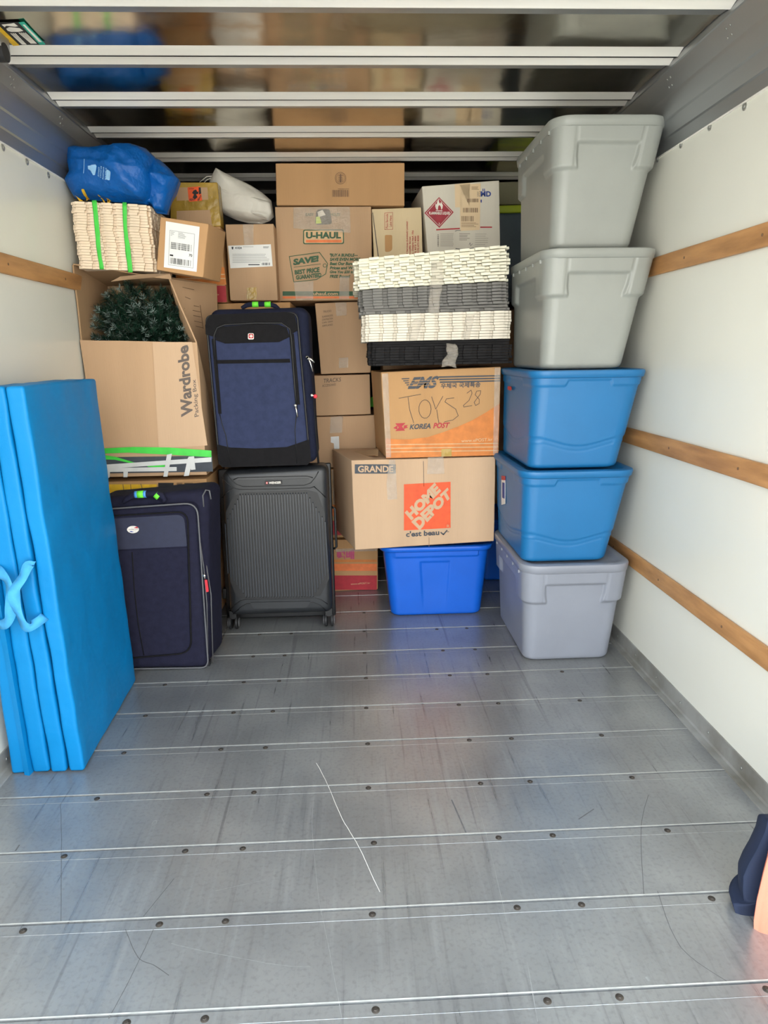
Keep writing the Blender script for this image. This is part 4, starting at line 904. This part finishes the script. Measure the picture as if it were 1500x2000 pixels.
for i in range(nr):
    a = i/(nr-1); e = min(i, nr-1-i); dy = max(0, 6-e)*9.5 if e < 6 else 0
    dyb = max(0, 6-e)*8 if e < 6 else 0
    xt = 436.5+(632-436.5)*a; xb = 449+(644-449)*a; yt = 964-4*a+dy; yb = 1168-2*a-dyb
    f0 = (yt-962)/206; f1 = (yb-962)/206; pt = at(xt+(xb-xt)*f0, yt, Yb+.002); pb = at(xt+(xb-xt)*f1, yb, Yb+.002)
    w2 = .0031; hh = .0095; v = []
    for p, s in ((pt, -1), (pt+(pb-pt)*.015, 1), (pb-(pb-pt)*.015, 1), (pb, -1)):
        h_ = hh if s > 0 else .001
        v += [p+Vector((-w2, 0, 0)), p+Vector((-w2*.55, -h_, 0)), p+Vector((w2*.55, -h_, 0)), p+Vector((w2, 0, 0))]
    f = [(k*4+j, k*4+j+1, (k+1)*4+j+1, (k+1)*4+j) for k in range(3) for j in range(3)]+[(0, 1, 2, 3), (12, 13, 14, 15)]
    g.add(v, f)
g.out('ribbed_panel', 'rib', bs)
g = G()
for pts in ([(441, 923), (450, 935), (462, 946), (475, 950.5), (540, 949), (594, 948), (607, 943), (616, 932), (622, 921)], [(432, 931), (444, 944), (456, 953), (468, 956), (540, 955), (606, 953), (615, 950)], [(433, 972), (443, 962), (454, 954)], [(614, 951), (624, 960), (636, 971)],
            [(456, 937), (465, 933), (540, 931), (600, 930), (611, 933)], [(448, 1192), (458, 1182), (470, 1173), (480, 1171), (560, 1170), (616, 1168), (628, 1172), (640, 1180)], [(455, 1200), (470, 1186), (482, 1179), (560, 1178), (612, 1177), (625, 1182), (636, 1192)]):
    g.tube([at(x, y, Yb+.0005) for x, y in pts], .0022, 6)
g.out('moulded_lines', 'shelld', bs, smooth=True)
g = G(); 
g.prism([at(x, y, Yb+.001) for x, y in rquad([(488, 1176), (608, 1174), (598, 1186), (496, 1188)], 4)], (0, -.006, 0)); g.out('moulded_pad', 'shell', bs); g = G(); g.prism([at(x, y, Yb+.001) for x, y in rquad([(462, 938), (606, 934), (592, 946), (474, 949)], 5)], (0, -.004, 0)); g.out('moulded_pad', 'shell', bs)
bg_ = plate(rquad([(517, 939.5), (551, 938), (551, 946), (517, 947.5)], 1), Yb-.004, .003).out('logo_plate', 'black', bs)
P = Prints(bs, Yb-.007, .0008); P.rect('red_ink', 519.5, 941, 523, 945.5); P.rect('wink', 520.8, 942, 521.6, 944.6, k=1); P.rect('wink', 520, 942.9, 522.4, 943.7, k=1); P.text('wink', 'WENGER', [(525, 941), (549, 940), (549, 944.5), (525, 945.5)], bold=.03); P.done()
def wheel(px, py, yo):
    c = at(px, py, Yb+yo); c.z = .0
    pr_ = G().box(c.x-.016, c.x+.016, c.y-.016, c.y+.018, .055, .095).out('wheel_housing', 'shelld', bs)
    for s in (-.013, .013):
        w1 = G().disc((c.x+s-(.007 if s < 0 else -.007)*1, c.y, .032), (1 if s < 0 else -1, 0, 0), .032, .012, 28, .2).out('wheel', 'rubber', bs, smooth=True, auto=.6)
        G().disc((c.x+s+(.0145 if s > 0 else -.0145)*.75, c.y, .032), (math.copysign(1, s), 0, 0), .022, .004, 24, .3).sub('wheel_hub', 'pip', w1, smooth=True, auto=.6)
for px in (457, 643): wheel(px, 1215, .045)
for px in (461, 640): wheel(px, 1208, .235)
for (x, y) in ((426, 975), (439, 1160)):
    V, Fc = soft(q8([(x-5, y-10), (x+3, y-10), (x+3, y+10), (x-5, y+10)], Yb+.12, .03), (2, 2, 3), .004); mesh('side_foot', V, Fc, 'shelld', bs, smooth=True)
G().tube([at(648, 990, Yb+.12), at(654, 993, Yb+.12), at(657, 1068, Yb+.12), at(652, 1072, Yb+.12)], .006, 8).out('side_handle', 'shelld', bs, smooth=True)
# --- denim blue upright
Yq = 3.03
us = thing('fabric_suitcase', 'blue and black fabric suitcase with red cross badge on the black suitcase', 'suitcase', (-.40, Yq+.14, .815))
body = [(409, 603), (596, 598), (622, 903), (430, 912)]
V, Fc = soft(q8([(406, 604), (600, 599), (620, 905), (428, 911)], Yq+.03, .24, dx=.0), (12, 5, 14), .04, .003, 8); mesh('suitcase_body', V, Fc, 'navyfab', us, smooth=True)
fp = [(400, 615), (581, 608), (608, 908), (426, 913)]
V, Fc = soft(q8(fp, Yq, .06), (14, 4, 16), .03, .0015, 8); mesh('front_panel', V, Fc, 'bluefab', us, smooth=True)
z = lambda pts, t, nm, m, lift=0: plate(pts, Yq-lift+.001, t).out(nm, m, us)
z([(405, 622), (412, 615), (480, 612), (560, 609.5), (575, 613), (582, 645), (566, 655), (563, 640), (552, 633), (500, 634), (440, 636), (425, 643), (421, 659), (402, 653), (401, 635)], .003, 'black_top_panel', 'blkfab')
z([(421, 646), (432, 638), (500, 633.5), (545, 634), (560, 640), (566, 658), (545, 668), (440, 671), (421, 664)], .005, 'black_pocket_top', 'blkfab')
z([(424, 868), (450, 874), (500, 876), (560, 873), (604, 858), (608, 900), (600, 908), (434, 912), (427, 905)], .003, 'black_bottom_panel', 'blkfab')
z([(422, 703.5), (566, 701), (567, 708), (422, 710.5)], .005, 'pocket_zip', 'blkfab')
z([(414, 662), (421, 662), (433, 808), (427, 808)], .005, 'side_trim', 'blkfab'); z([(565, 652), (574, 652), (586, 790), (577, 790)], .005, 'side_trim', 'blkfab')
closed_line(rquad([(402, 617), (580, 610.5), (606, 906), (429, 911.5)], 14), Yq+.004, .0045, .0).out('piping', 'pipk', us, smooth=True)
open_line([(419, 700), (418, 655), (424, 640), (440, 634), (500, 631), (550, 631), (566, 642), (569, 660), (576, 760), (580, 800)], Yq, .0035, .004).out('pocket_piping', 'pipk', us, smooth=True)
open_line([(429, 808), (434, 830), (441, 850), (450, 908)], Yq, .002, .001).out('seam', 'pipk', us, smooth=True); open_line([(580, 800), (576, 840), (580, 905)], Yq, .002, .001).out('seam', 'pipk', us, smooth=True)
open_line([(586, 612), (598, 700), (612, 790), (622, 905)], Yq+.05, .005, -.02).out('side_zip', 'pipk', us, smooth=True)
pb = plate(rquad([(484.5, 651), (496, 651), (496, 663), (484.5, 663)], 3), Yq-.005, .004).out('cross_badge', 'wink', us)
P = Prints(us, Yq-.009, .0006); P.poly('red_ink', rquad([(485.5, 652), (495, 652), (495, 661), (485.5, 661)], 2.5)); P.rect('wink', 489.4, 653.5, 491.4, 659.5, k=1); P.rect('wink', 487.2, 655.5, 493.6, 657.5, k=1); P.done()
zip_pull(us, 'zip_pull', [(577, 792), (579, 802), (581, 815)], Yq-.014); zip_pull(us, 'zip_pull', [(601, 699), (606, 708), (611, 726)], Yq+.012); zip_pull(us, 'zip_pull', [(600, 698), (608, 702), (614, 708)], Yq+.012)
zip_pull(us, 'zip_pull', [(609, 772), (614, 773)], Yq+.012); G().disc(at(616, 774, Yq+.012), (0, -1, 0), .009, .006, 14).out('red_tag', 'red', us, smooth=True)
h = open_line([(472, 602), (482, 596), (495, 594), (525, 594), (538, 598), (545, 604)], Yq+.10, [.008, .010, .011, .011, .010, .008]).out('top_handle', 'navyfab', us, smooth=True)
for x in (499, 523): open_line([(x-6, 594.8), (x+6, 594.5)], Yq+.10, .0125).sub('lime_band', 'lime', h, smooth=True)
# --- dark navy upright
Yn = 2.68
ns_ = thing('fabric_suitcase', 'dark navy fabric suitcase with oval badge standing beside the blue mat', 'suitcase', (-.86, Yn+.12, 0))
nb = [(170, 974), (403, 957), (408, 1302), (215, 1306)]
C8 = q8([(172, 976), (404, 956), (409, 1300), (218, 1302)], Yn+.035, .215, dx=.022); V, Fc = soft(C8, (12, 6, 14), .035, .004, 7); mesh('suitcase_body', V, Fc, 'navy', ns_, smooth=True)
fpn = [(170, 1002), (382, 984), (405, 1306), (222, 1309)]
V, Fc = soft(q8([(168, 998), (383, 981), (407, 1306), (222, 1309)], Yn, .06), (14, 4, 16), .03, .003, 8); mesh('front_panel', V, Fc, 'navy', ns_, smooth=True)
z = lambda pts, t, nm, m, lift=0: plate(pts, Yn-lift+.002, t).out(nm, m, ns_)
z(rquad([(180, 1015), (360, 1004), (366, 1066), (185, 1075)], [4, 16, 3, 3]), .006, 'smooth_top_panel', 'navy2')
z(rquad([(185, 1078), (366, 1069), (372, 1260), (360, 1280), (215, 1285)], [3, 3, 10, 10, 3]), .005, 'front_pocket', 'navy')
open_line(rquad([(178, 1010), (366, 999), (374, 1275), (225, 1288)], [2, 22, 26, 2])[3:-3], Yn, .0035, .006).out('pocket_piping', 'blkfab', ns_, smooth=True)
open_line(rquad([(172, 997), (385, 982), (407, 1304), (226, 1307)], [2, 26, 16, 2])[3:-3], Yn, .0035, .003).out('piping', 'pip', ns_, smooth=True)
open_line([(398, 990), (396, 968), (402, 957), (409, 958), (412, 975)], Yn+.04, .003).out('rear_piping', 'pip', ns_, smooth=True)
open_line([(388, 1040), (398, 1110), (404, 1180), (406, 1290)], Yn+.02, .0028, .0).out('side_zip', 'pip', ns_, smooth=True)
open_line([(396, 990), (399, 1080), (412, 1160), (416, 1295)], Yn+.05, .0028).out('side_zip', 'pip', ns_, smooth=True)
open_line([(258, 1078), (262, 1150), (270, 1220), (281, 1280)], Yn, .0022, .004).out('seam', 'blkfab', ns_, smooth=True)
bd = plate([(260+11.5*math.cos(a*.2618), 1034+7*math.sin(a*.2618)) for a in range(24)], Yn-.004, .003).out('oval_badge', 'wink', ns_)
P = Prints(ns_, Yn-.007, .0006); P.poly('red_ink', [(261, 1031), (268, 1028), (270, 1032), (264, 1031.5)]); P.poly('blue_ink', [(252, 1038), (256, 1037), (262, 1039), (257, 1039.5)]); P.text('grey_ink', 'AMERICAN', [(251, 1033), (269, 1032.5), (269, 1035), (251, 1035.5)], k=1); P.done()
zip_pull(ns_, 'zip_pull', [(399, 1124), (400, 1131)], Yn+.015)
plate([(400, 1132), (405, 1132), (408, 1155), (403, 1156)], Yn+.014, .004).out('red_tag', 'red', ns_)
h = open_line([(240, 982), (250, 973), (262, 966), (300, 964), (316, 968), (322, 976), (318, 981)], Yn+.018, [.006, .012, .014, .014, .013, .010, .006]).out('top_handle', 'navy', ns_, smooth=True)
open_line([(264, 966), (272, 965.5)], Yn+.018, .0148).sub('sky_blue_band', 'sky', h, smooth=True); open_line([(269, 965.8), (281, 965)], Yn+.018, .0155).sub('lime_band', 'lime', h, smooth=True); open_line([(281, 965), (286, 965)], Yn+.018, .0148).sub('sky_blue_band', 'sky', h, smooth=True)
open_line([(304, 965), (311, 971)], Yn+.018, .0148).sub('lime_band', 'lime', h, smooth=True)
for xx in (-.955, -.648):
    w1 = G().disc((xx-.012, Yn+.225, .030), (1, 0, 0), .030, .024, 24).out('wheel', 'rubber', ns_, smooth=True, auto=.6)
G().disc((-.636, Yn+.225, .030), (1, 0, 0), .020, .004, 24).sub('wheel_hub', 'chrome', w1, smooth=True, auto=.6)
for xx in (-.955, -.66): G().box(xx-.02, xx+.02, Yn+.02, Yn+.05, 0, .02).out('foot', 'rubber', ns_)

# ------------------------------------------------------------------ folding mat
Ym, Yk = 1.965, 2.585
mt = thing('folding_mat', 'turquoise folding exercise mat standing folded against the left wall', 'exercise mat', (-1.0, 2.28, 0))
def panel(xb0, xb1, xt0, xt1, seed, zt=1.208, zb_=.002, ya=0):
    dx = -.026
    c8 = [(xb0, Ym+ya, zb_), (xb1, Ym+ya, zb_), (xb1+dx, Yk, zb_), (xb0+dx, Yk, zb_), (xt0, Ym+ya, zt), (xt1, Ym+ya, zt), (xt1+dx, Yk, zt), (xt0+dx, Yk, zt)]
    V, Fc = soft(c8, (4, 26, 50), .010, .0035, 9, seed); o = mesh('mat_panel', V, Fc, 'mat', mt, smooth=True); return o
P1 = panel(-1.112, -1.066, -1.108, -1.072, 1, 1.200); P2 = panel(-1.046, -.994, -1.068, -1.020, 2, 1.203); P3 = panel(-.991, -.941, -1.018, -.972, 3, 1.206); P4 = panel(-.934, -.886, -.968, -.917, 4, 1.208)
# hinge flaps closing the folds
G().prism([(-1.070, Ym-.004, .0), (-1.052, Ym-.010, -.0), (-1.044, Ym+.05, 0), (-1.068, Ym+.05, 0)], (-.022, 0, 1.19)).out('hinge_flap', 'mat', mt)
G().box(-.998, -.985, Yk-.03, Yk-.02, .01, 1.18).out('hinge_flap', 'mat', mt)
# webbing handles on the front edge
def webbing(pts, wd=.028):
    V = []; Fc = []; P_ = []
    for i in range(len(pts)-1):
        p0 = pts[max(0, i-1)]; p1 = pts[i]; p2 = pts[i+1]; p3 = pts[min(len(pts)-1, i+2)]
        for s in range(6):
            t = s/6; P_.append([.5*((2*p1[k])+(-p0[k]+p2[k])*t+(2*p0[k]-5*p1[k]+4*p2[k]-p3[k])*t*t+(-p0[k]+3*p1[k]-3*p2[k]+p3[k])*t**3) for k in range(3)])
    P_.append(list(pts[-1])); Q = [at(x, y, Yv) for x, y, Yv in P_]
    for i, p in enumerate(Q):
        tg_ = (Q[min(i+1, len(Q)-1)]-Q[max(i-1, 0)]).normalized(); sd = tg_.cross(Vector((0, 1, 0))).normalized()*wd/2; sd.y += .008*math.sin(i*.35); V += [p-sd, p+sd]
    for i in range(len(Q)-1): Fc.append((2*i, 2*i+1, 2*i+3, 2*i+2))
    o = mesh('webbing_handle', V, Fc, 'strap', mt, smooth=True); md = o.modifiers.new('thickness', 'SOLIDIFY'); md.thickness = .002
webbing([(66, 1103, 1.962), (56, 1104, 1.95), (45, 1128, 1.925), (30, 1150, 1.905), (28, 1170, 1.90), (38, 1200, 1.905), (50, 1222, 1.915), (62, 1222, 1.93), (80, 1210, 1.95), (87, 1204, 1.962)])
webbing([(-12, 1110, 1.962), (0, 1118, 1.945), (14, 1134, 1.925), (21, 1160, 1.91), (21, 1195, 1.905), (14, 1215, 1.91), (0, 1221, 1.93), (-14, 1215, 1.962)])

# ------------------------------------------------------------------ navy and peach cloth item at the lower right edge
nbg = thing('cloth_bag', 'navy and peach cloth bag on the floor cut off at the right edge', 'bag', (1.02, 1.38, 0))
def lathe_shell(nm, m, c, prof, n=40, amp=.004, a0=0, a1=2*math.pi):
    V = []; Fc = []
    for (r, z_) in prof:
        for k in range(n): 
            a = a0+(a1-a0)*k/(n if a1-a0 > 6.28 else n-1); p = Vector((c[0]+r*math.cos(a)*1.0, c[1]+r*math.sin(a), z_)); V.append(p+noise.noise_vector(p*8)*amp)
    for i in range(len(prof)-1):
        for k in range(n if a1-a0 > 6.28 else n-1): Fc.append((i*n+k, i*n+(k+1) % n, (i+1)*n+(k+1) % n, (i+1)*n+k))
    return mesh(nm, V, Fc, m, nbg, smooth=True)
PX = lambda pts, Yv: [at(x, y, Yv) for x, y in pts]
V, Fc = pillow('n', [(1500, 1600), (1494, 1625), (1478, 1660), (1462, 1688), (1452, 1712), (1451, 1740), (1453, 1760), (1431, 1764), (1436, 1782), (1450, 1806), (1470, 1836), (1500, 1850), (1600, 1850), (1640, 1700), (1600, 1600)], 1.30, .014, .08, 'navycl', amp=.003); mesh('navy_panel', V, Fc, 'navycl', nbg, smooth=True)
V, Fc = pillow('n', [(1506, 1640), (1500, 1672), (1490, 1710), (1478, 1760), (1472, 1800), (1473, 1832), (1482, 1862), (1500, 1893), (1530, 1930), (1640, 1930), (1680, 1760), (1620, 1640)], 1.255, .025, .03, 'peach', amp=.003); mesh('peach_panel', V, Fc, 'peach', nbg, smooth=True)
